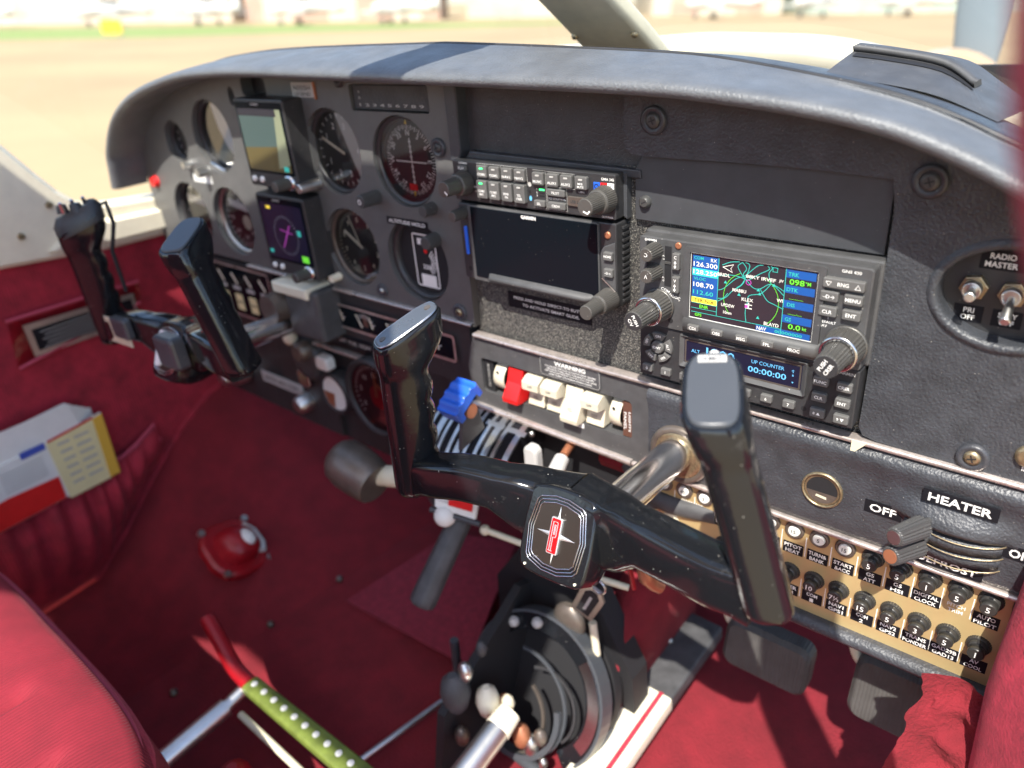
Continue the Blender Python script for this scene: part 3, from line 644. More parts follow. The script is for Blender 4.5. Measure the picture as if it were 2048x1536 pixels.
R2 = [(70.1, '5', 1, ''), (88.6, '10', 1, 'FUEL\nPUMP'), (107.3, '5', 1, 'FLAPS'), (125.7, '10', 1, 'INTER\nCOM'), (144.4, '10', 1, 'COM\n1'), (162.9, '7½', 1, 'NAV1\nGPS1'), (181.8, '15', 1, 'COM\n2'), (200.3, '5', 1, 'NAV2\nGPS2'), (218.8, '3', 1, 'TRANS\nPONDER'), (237.3, '5', 1, 'GAD29B\nGAD13'), (256.1, '1', 1, 'AV\nCOOL')]
for v, row in ((-218.6, R1), (-259, R2)):
    for u, num, kind, lab in row:
        b0 = -4
        if kind == 0:
            mb = MB('ring_metal'); mb.use('brown_metal').lathe(u, v, [(7.4, b0), (7.2, b0 + 2), (5.6, b0 + 3), (5, b0 + 1.4)], 28); o = mb.build('breaker_collar', bp)
            mb = MB('paper'); mb.lathe(u, v, [(4.6, b0), (4.5, b0 + 3), (3.9, b0 + 3.6)], 24); b2 = mb.build('breaker_button', o)
            lettering(b2, [(num, u, v, 3.2, b0 + 3.9, {})], 'label_black')
        else:
            mb = MB('breaker'); mb.knurl(u, v, b0, b0 + 2.4, 7.9, 7.5, 28, .25, .8); mb.lathe(u, v, [(6.2, b0 + 2), (6.0, b0 + 5.2), (5.4, b0 + 5.6)], 28)
            mb.use('dark').box(u - 1.2, v + 4.5, u + 1.2, v + 6.4, b0 + 2.4, b0 + 5.8, .1); o = mb.build('breaker_collar', bp)
            mb = MB('breaker'); mb.lathe(u, v, [(4.9, b0 + 5), (4.8, b0 + 7.6), (5.2, b0 + 8), (5.2, b0 + 10.4), (4.5, b0 + 11.2)], 28); b2 = mb.build('breaker_button', o)
            lettering(b2, [(num, u, v, 4.4, b0 + 11.4, dict(bold=.004))], 'white')
        if lab:
            lines = lab.split('\n'); lw = {6: 17, 7: 17}.get(max(len(x) for x in lines), 14.5); lv = v - 18.2
            mb = MB('label_black'); mb.box(u - lw / 2 - .6, lv - 5.2, u + lw / 2 + .6, lv + 5.2, -4.2, -3.7, .1); pl_ = mb.build('placard', bp)
            its = []
            for k, x in enumerate(lines):
                wmax = min(lw - 1.2, len(x) * 2.75); vv = lv + (2.5 if k == 0 else -2.5) if len(lines) > 1 else lv
                its.append((x, u, vv, 3.4, -3.35, dict(width=max(wmax, 1.2 if len(x) == 1 else 4.5), bold=.022)))
            lettering(pl_, its)
    for u, *_ in row[:-1]:
        mb = MB('white'); mb.box(u + 8.8, v - 22, u + 9.5, v - 4, -4.2, -3.8, .1); mb.build('divider', bp)
lettering(bp, [('GENERATOR', 40, -229.5, 2.6, -3.8, dict(width=20)), ('OUTPUT', 33, -234, 2.4, -3.8), ('FIELD', 51.6, -234, 2.4, -3.8), ('PITCH', 237.9, -233.6, 3.0, -3.8), ('TRIM', 237.9, -238.2, 3.0, -3.8), ('LANDING', 75, -231, 2.4, -3.8)], 'white')
# ================================================================ avionics
def arrow(mb, u, v, s_, w_, up=True): mb.flat([(u - s_, v - s_ * .7 * (1 if up else -1)), (u + s_, v - s_ * .7 * (1 if up else -1)), (u, v + s_ * (1 if up else -1))], w_); return mb
def concentric(par, u, v, w0, w1, big, small, cap_text=None, rot=45, kind='knob'):
    mb = MB(kind); mb.lathe(u, v, [(big + .6, w0), (big + .6, w0 + 1.2), (big, w0 + 1.5)], 36); mb.knurl(u, v, w0 + 1.2, w0 + 15, big, big * .94, 30, .5, .8)
    o = mb.build('outer_knob', par)
    mb = MB('ring_metal'); mb.lathe(u, v, [(big * .93, w0 + 14.9), (big * .9, w0 + 15.6), (big * .72, w0 + 15.6), (big * .70, w0 + 14.9)], 36); mb.build('knob_ring', o)
    mb = MB('knob_black' if kind != 'knob' else 'knob'); mb.knurl(u, v, w0 + 14.5, w1, small, small * .93, 22, .6, 1.1)
    mb.use('plastic').lathe(u, v, [(small * .86, w1), (small * .84, w1 + .3)], 24)
    o2 = mb.build('inner_knob', par)
    if cap_text:
        ca, sa = math.cos(math.radians(rot)), math.sin(math.radians(rot)); its = []
        for k, t_ in enumerate(cap_text): d = 2.1 - 4.2 * k; its.append((t_, u - sa * d, v + ca * d, 2.6, w1 + .6, dict(rot=rot, bold=.02)))
        lettering(o2, its)
    return o2
def button(par, u, v, w_, h_, base, top, txt=None, mat='button', hh=2.0, r=1, width=None, led=None, rot=0, toff=0):
    pts = rrect(-w_ / 2, -h_ / 2, w_ / 2, h_ / 2, r); ca, sa = math.cos(math.radians(rot)), math.sin(math.radians(rot))
    pts = [(u + x * ca - y * sa, v + x * sa + y * ca) for x, y in pts]
    o = MB(mat).slab(pts, base, top, .7, smooth=False).build('button', par)
    if txt:
        ls = txt.split('\n'); its = []
        for k, t_ in enumerate(ls): its.append((t_, u, v + toff + (len(ls) - 1) * hh * .7 - k * hh * 1.4, hh, top + .2, dict(rot=rot, bold=.015, **({'width': width} if width and k == 0 else {}))))
        lettering(o, its)
    if led: MB(led).box(u - 1.8, v + h_ / 2 - 2.9, u + 1.8, v + h_ / 2 - 1.6, top, top + .35, .1, .5).build('indicator', o)
    return o
# ---- GPS nav/com radio
g = thing('navigation_radio', (79.4, 0, -67), 'gps navigation and radio unit showing a green-blue map screen with frequencies', 'avionics unit')
W0 = 14
mb = MB('plastic_dull'); mb.box(-1.5, -68.3, 161, 1.6, -8, 3, 1.5, 2); mb.slab(rrect(0, -67.3, 158.8, 0, 2.5), 0, W0, 1.0)
mb.build('housing', g)
mb = MB('plastic_dull')   # screen hood and sloped lower lip
mb.plate(rrect(36.5, -55, 132, -2.5, 2), [rrect(40.8, -54, 127.6, -6, .6)], W0, W0 + 2)
R = [[P(u, v, w_) for v, w_ in ((-54, W0), (-54.5, W0 + 3), (-57, W0 + 5.5), (-61.5, W0 + 5.5), (-64.3, W0 + 3), (-65.3, W0))] for u in (36.5, 38.5, 131, 133)]
for i, k in ((0, .3), (3, .3)): R[i] = [p if abs(-p.y - W0) < .1 else Vector((p.x, -(W0 + (-p.y - W0) * k), p.z)) for p in R[i]]
mb.loft(R, True, True, closed=False); mb.build('screen_surround', g)
MB('ring_metal').use('paper').line([(41.3, -6.5), (127.2, -6.5), (127.2, -53.6), (41.3, -53.6)], .7, W0 + .9, True).build('screen_edge', g)
mb = MB('s_dark'); mb.box(41, -53.6, 127.4, -6.2, W0, W0 + .5, 0); scr = mb.build('screen', g)
a = W0 + .62; b = a + .15; c3 = b + .15
mb = MB('s_blue'); mb.flat([(42.5, -8), (61.3, -8), (61.3, -22), (42.5, -22)], a).flat([(42.5, -22.5), (61.3, -22.5), (61.3, -37.5), (42.5, -37.5)], a)
for v in (-8, -18.2, -28.4, -38.6): mb.flat([(107.2, v), (126, v), (126, v - 5.3), (107.2, v - 5.3)], a)
mb.flat([(90, -49.3), (126, -49.3), (126, -53.3), (90, -53.3)], a)
mb.use('s_teal').flat([(42.5, -17), (61.3, -17), (61.3, -22), (42.5, -22)], b)
mb.use('s_yellow').flat([(42.5, -38), (61.3, -38), (61.3, -42), (42.5, -42)], a)
mb.use('s_cyan')
for v in (-22.2, -37.8, -42.2, -46.2, -49.2): mb.line([(42.5, v), (61.3, v)], .35, b)
mb.line([(61.5, -7.5), (61.5, -49.3)], .4, b); mb.line([(107, -7.5), (107, -53.3)], .4, b); mb.line([(61.5, -49.2), (107, -49.2)], .35, b)
for pts in ([(62, -38), (68, -34), (72, -29), (78, -24), (80, -19.5), (77, -15), (75, -11), (78, -8)], [(78, -8), (81, -12), (79, -16), (82, -19.5), (90, -14), (96, -10), (95, -8)], [(62, -20), (70, -18), (80, -19), (86, -24), (91, -24), (98, -19.5), (107, -23)],
            [(98, -19.5), (96, -13), (98, -9), (97, -7.8)], [(98, -19.5), (92, -27), (84, -30), (83, -35), (82, -42), (83, -49)], [(91, -24), (96, -31), (101, -33), (107, -35)], [(62, -30), (66, -28), (74, -20), (80, -17), (88, -9), (92, -7.8)], [(75, -26), (79, -22), (83, -10), (80, -7.8)], [(100, -20), (107, -26)], [(64, -12), (70, -9), (76, -8)], [(62, -36), (66, -35), (69, -31)]):
    sc_ = smooth_curve(pts, 4); mb.line([tuple(p) for p in sc_], .42, b)
for u, v in ((67, -23.5), (90, -25), (77, -30.5), (91, -27.5), (91, -44.3), (100, -20)): arrow(mb, u, v, 1.2, c3)
mb.line([(98.5, -8.2), (101.5, -8.2), (101.5, -11), (98.5, -11)], .5, c3, True)
mb.use('s_green').line([(85 + 19 * math.cos(math.radians(t)), -33 + 19 * math.sin(math.radians(t))) for t in range(-50, 70, 8)], .3, b); mb.line([(85 + 19 * math.cos(math.radians(t)), -33 + 19 * math.sin(math.radians(t))) for t in range(115, 225, 8)], .3, b)
mb.use('s_mag').line([(83 + 1.7 * math.cos(k), -21 + 1.7 * math.sin(k)) for k in [i * .52 for i in range(12)]], .5, c3, True); mb.box(81.5, -39, 83.5, -37, b, c3, 0)
mb.use('s_white').line([(64.5, -13.2), (72, -10.5), (70.2, -13.4), (71.5, -16), (64.5, -13.2)], .45, c3); mb.line([(81.5, -36.5), (86.5, -36.5)], .6, c3); mb.line([(84, -35), (84, -39)], .8, c3); mb.line([(82, -39), (86.5, -39)], .7, c3)
mb.build('map_display', scr)
lettering(scr, [('COM', 47, -9.7, 2.2, c3, dict(width=7)), ('VLOC', 48.2, -24.3, 2.2, c3, dict(width=9))], 's_cyan', 'screen_text')
lettering(scr, [('RX', 58, -10, 2.4, c3), ('126.300', 52, -14, 3.4, c3, dict(width=17.5)), ('128.250', 52, -19.5, 3.2, c3, dict(width=17.5)), ('108.70', 51, -28.6, 3.4, c3, dict(width=15))], 's_white', 'screen_text')
lettering(scr, [('BRIDL', 65.5, -18.6, 2.3, c3, dict(width=9)), ('88KY IRVEF', 91, -16.8, 2.3, c3, dict(width=20)), ('JIV', 104.5, -16.6, 2.3, c3), ('MABBU', 77, -27.8, 2.3, c3, dict(width=9.5)), ('KLEX', 83, -33.2, 2.3, c3, dict(width=8)),
                ('UPDEW', 69.5, -39.8, 2.3, c3, dict(width=9.5)), ('10nm', 69.5, -45, 2.3, c3, dict(width=6)), ('WI', 104.6, -29.6, 2.3, c3), ('BLAYD', 100.4, -47.3, 2.4, c3, dict(width=10)), ('NAV', 94, -51.4, 2.6, c3, dict(width=6.5))], 's_white', 'screen_text')
lettering(scr, [('112.60', 51, -34.2, 3.2, c3, dict(width=15)), ('TRK', 112, -10.8, 2.6, c3), ('DTK', 112, -21, 2.6, c3), ('DIS', 112, -31.2, 2.6, c3), ('GS', 111, -41.4, 2.6, c3), ('00000000', 112, -51.4, 2.2, c3, dict(width=18))], 's_cyan', 'screen_text')
lettering(scr, [('ENR', 52, -44.3, 2.3, c3, dict(width=6.5)), ('GPS', 48, -50.9, 2.2, c3), ('098', 114.5, -15.7, 3.8, c3, dict(width=9.5)), ('\u00b0M', 121.5, -15.5, 2.4, c3), ('___', 115, -27.2, .8, c3, dict(width=9)), ('__._', 115, -37.4, .8, c3, dict(width=9)), ('0.0', 115.5, -46, 3.6, c3, dict(width=8)), ('kt', 122, -46, 2.4, c3)], 's_green', 'screen_text')
lettering(scr, [('TER N/A', 52, -40, 2.3, c3, dict(width=15))], 'dark', 'screen_text')
lettering(g, [('GARMIN', 9.3, -2.4, 2.0, W0 + .15, dict(width=9.5, bold=.03)), ('GNS 430', 146, -3.8, 1.9, W0 + .15, dict(width=11.5)), ('GPS', 151.5, -42, 3.0, W0 + .15), ('COM', 21.5, -37.6, 2.3, W0 + .15, dict(rot=-18)), ('/VLOC', 29, -41.4, 2.3, W0 + .15, dict(rot=-14)),
              ('DEFAULT', 135.6, -38.3, 1.8, W0 + .15), ('NAV', 133, -41, 1.8, W0 + .15), ('VOL PUSH', 19, -12.4, 1.2, W0 + .15), ('SQ', 20, -14.8, 1.2, W0 + .15), ('VOL PUSH', 19, -28.4, 1.2, W0 + .15), ('ID', 20, -30.6, 1.2, W0 + .15), ('|', 135.6, -35.2, 2.4, W0 + .15)])
for k, t_ in enumerate(('CDI', 'OBS', 'MSG', 'FPL', 'PROC')): button(g, 47.3 + 17.9 * k, -58.9, 8.6, 4.4, W0 + 5, W0 + 7.6, t_, hh=2.3)
button(g, 143, -11.4, 24.5, 6.4, W0, W0 + 3.5, 'RNG', hh=2.4)
mb = MB('white'); mb.line([(132.8, -10.4), (136, -10.4), (134.4, -13), (132.8, -10.4)], .5, W0 + 3.7); mb.line([(150, -13), (153.2, -13), (151.6, -10.2), (150, -13)], .5, W0 + 3.7); mb.build('range_arrows', g)
for u, v, t_, ww in ((135.3, -20.3, '\u2013D\u2192', 11), (149.6, -20.4, 'MENU', 11), (135.4, -30.2, 'CLR', 11), (149.6, -30.2, 'ENT', 11)): button(g, u, v, ww, 6.6, W0, W0 + 3.2, t_, hh=2.4)
for v, t_ in ((-14.5, 'C'), (-31.5, 'V')):
    o = button(g, 30.4, v, 5.6, 12, W0, W0 + 3, t_, hh=2.3, toff=3.2)
    mb = MB('white'); arrow(mb, 30.4, v - .2, 1.1, W0 + 3.3); arrow(mb, 30.4, v - 3.8, 1.1, W0 + 3.3, False); mb.line([(30.4, v - 1), (30.4, v - 3)], .5, W0 + 3.3); mb.build('arrow_mark', o)
MB('dark').box(20.6, -34.5, 25.8, -5, W0 - 1, W0 + .25, .1).use('knob_black').box(20.8, -17.8, 25.6, -16, W0, W0 + .9, .2).build('card_slot', g)
mb = MB('copper'); mb.lathe(31, -3.6, [(2.4, W0), (2.3, W0 + .8), (1.6, W0 + .9)], 18); mb.build('photocell', g)
mb = MB('dark'); mb.flat(ell(26.2, -60.3, 2), W0 + .25); mb.build('screw_hole', g)
for v in (-8.8, -24.5):
    mb = MB('dark').flat([(6, v - 7), (12, v - 7), (12, v + 6), (6, v + 6)], W0 + .15); mb.use('knob').knurl(13.6, v, W0, W0 + 14, 6.0, 5.3, 20, .6, .9); o = mb.build('volume_knob', g)
    lettering(o, [('C' if v > -10 else 'V', 13.6, v, 2.8, W0 + 14.2, dict(rot=160 if v > -10 else 180)), ('\u00b7', 15.3, v + 2.4, .8, W0 + 14.2)])
concentric(g, 16.8, -49.5, W0 + 1, W0 + 36, 11.8, 7.8, ('PUSH', 'C/V'), -62, 'knob')
concentric(g, 148.6, -51, W0 + 1, W0 + 36, 12.6, 8.4, ('PUSH', 'CRSR'), 62, 'knob')
# ---- transponder
x = thing('transponder', (79.4, 0, -111), 'transponder with blue 1200 readout and number buttons below the map radio', 'avionics unit')
W1 = 12
MB('plastic').slab(rrect(-.5, -110.6, 158.6, -68.2, 1.5), -8, W1, .8).build('housing', x)
mb = MB('plastic_dull'); mb.loft([[P(a_, b_, W1 + 1.6) for a_, b_ in rrect(33.5, -95, 126.5, -69.6, 1)], [P(a_, b_, W1 + 2.4) for a_, b_ in rrect(34, -94.4, 126, -70, 1)], [P(a_, b_, W1 + .2) for a_, b_ in rrect(37, -91.4, 123, -72.6, .6)]], False, False, smooth=False)
mb.loft([[P(a_, b_, W1 - 1) for a_, b_ in rrect(33.3, -95.2, 126.7, -69.4, 1)], [P(a_, b_, W1 + 1.6) for a_, b_ in rrect(33.5, -95, 126.5, -69.6, 1)]], False, False); mb.build('screen_surround', x)
mb = MB('s_navy'); mb.flat(rrect(36.8, -91.6, 123.2, -72.4, .6), W1 + .3); mb.use('brown_metal').line(rrect(38, -90.8, 122, -73.4, .4), 1.2, W1 + .45, True); sx = mb.build('screen', x)
lettering(sx, [('1200', 65, -79.3, 7.2, W1 + .55, dict(width=21.5)), ], 's_lblue', 'screen_text')
lettering(sx, [('ALT', 46, -80.8, 2.6, W1 + .55, dict(width=6.6, bold=0)), ('UP COUNTER', 99.6, -78.2, 2.7, W1 + .55, dict(width=23, bold=0)), ('00:00:00', 99.4, -84.2, 4.4, W1 + .55, dict(width=27)), ('\u2191', 117.2, -78.6, 2.4, W1 + .55), ('8', 117.2, -81.6, 1.6, W1 + .55), ('\u25bc', 117.4, -87, 1.2, W1 + .55)], 's_lblue', 'screen_text')
def sector(par, cu, cv, r1_, r2_, a0, a1, txt, rot):
    pts = [(cu + r2_ * math.cos(math.radians(a0 + (a1 - a0) * k / 8)), cv + r2_ * math.sin(math.radians(a0 + (a1 - a0) * k / 8))) for k in range(9)] + [(cu + r1_ * math.cos(math.radians(a1 + (a0 - a1) * k / 8)), cv + r1_ * math.sin(math.radians(a1 + (a0 - a1) * k / 8))) for k in range(9)]
    o = MB('button').slab(pts, W1, W1 + 2.6, .5).build('button', par); am = math.radians((a0 + a1) / 2); rm = (r1_ + r2_) / 2
    lettering(o, [(txt, cu + rm * math.cos(am), cv + rm * math.sin(am), 2.0, W1 + 2.8, dict(rot=rot, bold=.015))])
for t_, am, rot in (('ON', 85, 0), ('ALT', 14, -76), ('VFR', -55, 35), ('OFF', -125, -35), ('SBY', 157, 67)): sector(x, 15.6, -84.2, 6.6, 12, am - 27, am + 27, t_, rot)
o = MB('button').lathe(15.6, -84.2, [(5.2, W1), (5.1, W1 + 2.2), (4.4, W1 + 3)], 28).build('button', x); lettering(o, [('IDNT', 15.6, -84.2, 2.0, W1 + 3.2, dict(bold=.015))])
for k in range(8): button(x, 7.2 + 15.65 * k, -103.2, 8.2, 5.8, W1, W1 + 2.8, str(k), hh=2.4)
for u, v, t_ in ((136, -80.3, 'FUNC'), (151, -80.8, 'CRSR'), (136, -92, 'CLR'), (151, -92.4, 'ENT'), (136, -104, '8 \u25b2'), (151.4, -104.2, '9 \u25bc')): button(x, u, v, 9.6, 6.6, W1, W1 + 2.8, t_, hh=2.2)
MB('dark').flat(ell(126.6, -104.4, 1.9), W1 + .2).build('screw_hole', x); lettering(x, [('GARMIN', 150, -71.6, 2.2, W1 + .15, dict(width=12))], 'grey_print')
# ---- audio panel
a_ = thing('audio_panel', (-102, 0, 5), 'slim audio selector panel with two rows of small grey buttons and two round knobs', 'avionics unit')
U, V = -182.5, 39.2; W2 = 9
MB('plastic').slab(rrect(U, V - 33, U + 160, V, 1.2), -9, W2, .8).build('housing', a_)
MB('overlay').slab([(U + 160.1, V - 32), (U + 163, V - 34), (U + 163, V - 1), (U + 160.1, V - .6)], -9, -1, .4).build('mounting_side', a_)
for k, (t_, led) in enumerate((('COM1', 'led_green'), ('COM2', 'grey_print'), ('NAV1', 'grey_print'), ('NAV2', 'grey_print'))): button(a_, U + 34.3 + 13.1 * k, V - 6.8, 10.6, 9.6, W2, W2 + 3, t_, hh=2.0, width=8.4, led=led, toff=-2)
for k, (t_, led) in enumerate((('MUSIC', 'grey_print'), ('AUX1', 'grey_print'), ('AUX2', 'grey_print'), ('MKR\nMUTE', 'grey_print'))): button(a_, U + (91.6, 105.2, 118.2, 131.6)[k], V - 7.8, 10.8, 9.6, W2, W2 + 3, t_, hh=2.0 if k < 3 else 1.6, width=8.4 if k < 3 else None, led=led, toff=-2 if k < 3 else -1.6)
for k, (t_, led) in enumerate((('COM1\nMIC', 'led_green'), ('COM2\nMIC', 'grey_print'), ('SPKR\n\u00b7PA', 'grey_print'), ('TEL\n\u00b7PAIR', 'grey_print'))): button(a_, U + 33.6 + 13.2 * k, V - 21, 10.8, 14.6, W2, W2 + 4, t_, hh=1.9, led=led, toff=-2.4)
button(a_, U + 12, V - 5.6, 9.4, 4.2, W2, W2 + 2.4, 'PLAY', hh=1.9, width=6.4)
button(a_, U + 91.6, V - 27, 10.6, 5, W2, W2 + 2.6, 'SEL', hh=1.9); button(a_, U + 108, V - 17.2, 16.6, 5.4, W2, W2 + 2.6, 'PILOT', hh=2.0); button(a_, U + 108, V - 27.2, 16.6, 5.4, W2, W2 + 2.6, 'CREW', hh=2.0)
mb = MB('grey_print')
for p in (((27.5, -1), (52.6, -1)), ((27.5, -1), (27.5, -31)), ((53.4, -1), (79.6, -1.2), (79.6, -12.5)), ((53.4, -1), (53.4, -12)), ((85.4, -1.8), (97.6, -1.8), (97.6, -31), (84.6, -31)), ((98.6, -2.2), (124.6, -2.4), (124.6, -13.6), (98.6, -13.4)), ((98.6, -15), (98.6, -31), (117, -31), (117, -13.8))): mb.line([(U + q_[0], V + q_[1]) for q_ in p], .3, W2 + .2)
mb.build('outline_print', a_)
for u0, m_, t_, tm in ((144.4, 's_lblue', 'O', 'dark'), (150.3, 'red_plastic', 'M', 'dark'), (156.2, 'white', 'I', 'dark')):
    mm = {'s_lblue': 'blue_plastic'}.get(m_, m_); o = MB(mm).box(U + u0 - 2.7, V - 12, U + u0 + 2.7, V - 6.4, W2, W2 + .9, .2).build('marker_lamp', a_); lettering(o, [(t_, U + u0, V - 9.2, 3.8, W2 + 1.1)], 'dark')
mb = MB('led_green').box(U + 90.8, V - 17.2, U + 95.6, V - 15.9, W2, W2 + .3, 0); mb.use('dark').box(U + 90.8, V - 19.6, U + 95.6, V - 18.4, W2, W2 + .3, 0).box(U + 90.8, V - 22, U + 95.6, V - 20.8, W2, W2 + .3, 0); mb.build('indicator', a_)
mb = MB('grey_print').flat(ell(U + 81.6, V - 13.4, 1.8), W2 + .2); mb.use('s_lblue').flat(ell(U + 81.8, V - 24.2, 1.3, 2), W2 + .2); mb.use('dark').flat(ell(U + 81.3, V - 19, 1.4), W2 + .2); mb.build('jack', a_)
mb = MB('brown_metal').box(U + 118, V - 26, U + 135.5, V - 18.6, W2, W2 + 1.6, .5, 1.5); o = mb.build('usb_door', a_); lettering(o, [('USB 2.1A', U + 126.7, V - 22.4, 2.2, W2 + 1.8)], 'overlay')
lettering(a_, [('GARMIN', U + 12, V - 1.9, 1.6, W2 + .15, dict(width=9.5)), ('GMA 345', U + 153.4, V - 3.8, 2.0, W2 + .15, dict(width=11)), ('L.SENS', U + 130.5, V - 15, 1.3, W2 + .15), ('ICS ISOLATION', U + 107.4, V - 22.4, 1.4, W2 + .15, dict(width=15.5)), ('OUT/PASS', U + 152.8, V - 31.2, 1.6, W2 + .15), ('1', U + 88.4, V - 16.4, 1.4, W2 + .2), ('2', U + 88.4, V - 19, 1.4, W2 + .2), ('3', U + 88.4, V - 21.4, 1.4, W2 + .2), ('CREW', U + 23.8, V - 20.4, 1.3, W2 + .2), ('ICS', U + 24.4, V - 24, 1.3, W2 + .2)])
for u in (13, 151.8):
    mb = MB('knob'); mb.knurl(U + u, V - 17.6, W2 + .5, W2 + 12, 10.2, 9.2, 40, .3, 1.4); o = mb.build('outer_knob', a_)
    mb = MB('knob'); mb.knurl(U + u, V - 17.6, W2 + 11, W2 + 27, 7.0, 6.5, 30, .3, .7); o2 = mb.build('inner_knob', a_)
    ca = -.75; MB('white').line([(U + u + 1.5, V - 17.6 - 1.5), (U + u + 4.6, V - 17.6 - 4)] if u < 50 else [(U + u - 1.4, V - 20.2), (U + u + 2.2, V - 21.6), (U + u + 4.2, V - 19.6)], 1.3, W2 + 27.25).build('pointer', o2)
# ---- touchscreen navigator
t = thing('touchscreen_navigator', (-102, 0, -65), 'large dark touchscreen navigation unit, switched off, with one stacked knob and cooling fins', 'avionics unit')
U, V = -181.2, 3.9; W3 = 9
mb = MB('plastic'); mb.slab(rrect(U, V - 67.3, U + 158.8, V - .2, 1.6), -9, W3, 1)
for k in range(13):
    v = V - 4 - 4.8 * k; mb.slab([(U + 158.7, v), (U + 160.4, v), (U + 160.4, v - 2), (U + 158.7, v - 2)], -8, 1.5, .3)
mb.build('housing', t)
mb = MB('plastic_dull'); mb.slab(rrect(U + 12, V - 67, U + 144.5, V - .3, 2), W3 - 1, W3 + 2.2, .8)
R = [[P(u, V + v, w_) for v, w_ in ((-57.5, W3), (-57.8, W3 + 4), (-59.5, W3 + 8), (-61.5, W3 + 9), (-63.5, W3 + 7), (-65, W3 + 1))] for u in (U + 30, U + 35, U + 134, U + 143)]
for i, k in ((0, .2), (3, .2)): R[i] = [Vector((p.x, -(W3 + (-p.y - W3) * k), p.z)) for p in R[i]]
mb.loft(R, True, True, closed=False); mb.build('screen_bezel', t)
mb = MB('glass_black'); mb.slab(rrect(U + 16, V - 63, U + 143.5, V - 1.6, 1), W3 + 2, W3 + 2.8, .3); gl = mb.build('screen', t)
lettering(gl, [('GARMIN', U + 78.8, V - 4, 3.0, W3 + 3, dict(width=15, bold=.035))])
mb = MB('plastic_dull'); mb.slab([(U + 145, V - 22), (U + 149, V - 18), (U + 158.3, V - 14), (U + 158.3, V - 52), (U + 146, V - 43)], W3 - 1, W3 + 1.4, .6); mb.use('trim').line([(U + 146, V - 43.5), (U + 158, V - 52.5)], .8, W3 + 1.2); mb.build('key_column', t)
button(t, U + 153.2, V - 24.6, 8, 6.6, W3 + 1, W3 + 4, 'HOME', hh=1.9, width=6.6); button(t, U + 153.2, V - 37.6, 8, 6.6, W3 + 1, W3 + 4, '\u2013D\u2192', hh=1.9)
mb = MB('ring_metal'); mb.use('copper').lathe(U + 151.4, V - 9.4, [(2.8, W3), (2.7, W3 + 1), (1.8, W3 + 1.2)], 18); mb.build('photocell', t)
mb = MB('knob'); mb.knurl(U + 152, V - 59.4, W3, W3 + 17, 9.0, 7.8, 36, .3, 1.2); mb.build('outer_knob', t)
mb = MB('knob'); mb.knurl(U + 152, V - 59.4, W3 + 16, W3 + 33, 6.2, 5.8, 28, .3, .7); mb.build('inner_knob', t)
mb = MB('knob'); mb.knurl(U + 5.6, V - 8.5, W3, W3 + 15, 5.2, 4.6, 28, .3, .7); mb.build('volume_knob', t)
MB('blue_plastic').box(U + 5, V - 45, U + 8.2, V - 20, W3 - 1, W3 + 1.4, .4, 1).build('data_card', t)
MB('dark').flat(ell(U + 7.2, V - 58, 2.2), W3 + .2).build('screw_hole', t)
# ---- square electronic displays
def efis(v1, v0, top, label, loc):
    u0, u1 = -475, -389
    t = thing('flight_display', loc, label, 'flight display', 'square electronic flight displays')
    MB('plastic').slab(rrect(u0, v0, u1, v1, 3), -14, 22, 1.5).build('housing', t)
    MB('glass_black').slab(rrect(u0 + 3, v0 + 15, u1 - 3, v1 - 3, 1), 21, 22.4, .2).build('screen_glass', t)
    mb = MB('s_dark'); a0, a1, b0, b1 = u0 + 6, u1 - 6, v0 + 18, v1 - 9
    if top:
        mb.use('s_sky').flat([(a0, b0 + 22), (a1, b0 + 26), (a1, b1), (a0, b1)], 22.7); mb.use('s_ground').flat([(a0, b0), (a1, b0), (a1, b0 + 26), (a0, b0 + 22)], 22.7)
        mb.use('s_glare').flat([(a1 - 20, b0 + 3), (a1, b0 + 8), (a1, b1), (a1 - 10, b1)], 22.8); mb.use('s_cyan').box(a1 - 12, b0 + 1, a1 - 4, b0 + 6, 22.8, 23, 0)  # pale wedge painted on the screen as a reflection
        mb.use('s_dark').flat([(a0, b1 - 7), (a1 - 8, b1 - 7), (a1 - 8, b1), (a0, b1)], 22.9)
    else:
        mb.use('s_navy').flat([(a0, b0), (a1, b0), (a1, b1), (a0, b1)], 22.7); cu, cv = (a0 + a1) / 2 + 2, (b0 + b1) / 2 - 3
        mb.use('grey_print')
        for k in range(36):
            q = PI * k / 18; r_ = 22; mb.line([(cu + r_ * math.cos(q), cv + r_ * math.sin(q)), (cu + (r_ - 3) * math.cos(q), cv + (r_ - 3) * math.sin(q))], .45, 22.9)
        mb.use('s_mag').line([(cu - 9, cv - 14), (cu + 9, cv + 12)], 1.6, 22.9); mb.line([(cu + 12, cv + 3), (cu - 10, cv + 6)], 1, 22.9); mb.use('s_green').box(a1 - 14, b0 + 1, a1 - 3, b0 + 8, 22.8, 23, 0); mb.use('s_cyan').box(a0 + 2, b0 + 5, a0 + 8, b0 + 9, 22.8, 23, 0).box(a1 - 14, cv + 2, a1 - 8, cv + 8, 22.8, 23, 0)
        mb.use('s_yellow').box(a0 + 12, b1 - 6, a0 + 19, b1 - 3, 22.8, 23, 0)
    mb.build('display', t)
    lettering(t, [('GARMIN', (u0 + u1) / 2 - 4, v1 - 5, 2.6, 23.1, dict(width=14))], 'grey_print')
    for u in (u0 + 10, u0 + 24): MB('white').lathe(u, v0 + 8, [(3.2, 22), (3, 24), (2, 24.5)], 16).build('button', t)
    MB('ring_metal').lathe(u1 - 13, v0 + 8, [(8, 22), (7.6, 25), (5, 25.4)], 24).build('knob_ring', t)
    MB('knob').knurl(u1 - 13, v0 + 8, 25, 42, 6, 5.5, 24, .3, .8).build('knob', t)
    return t
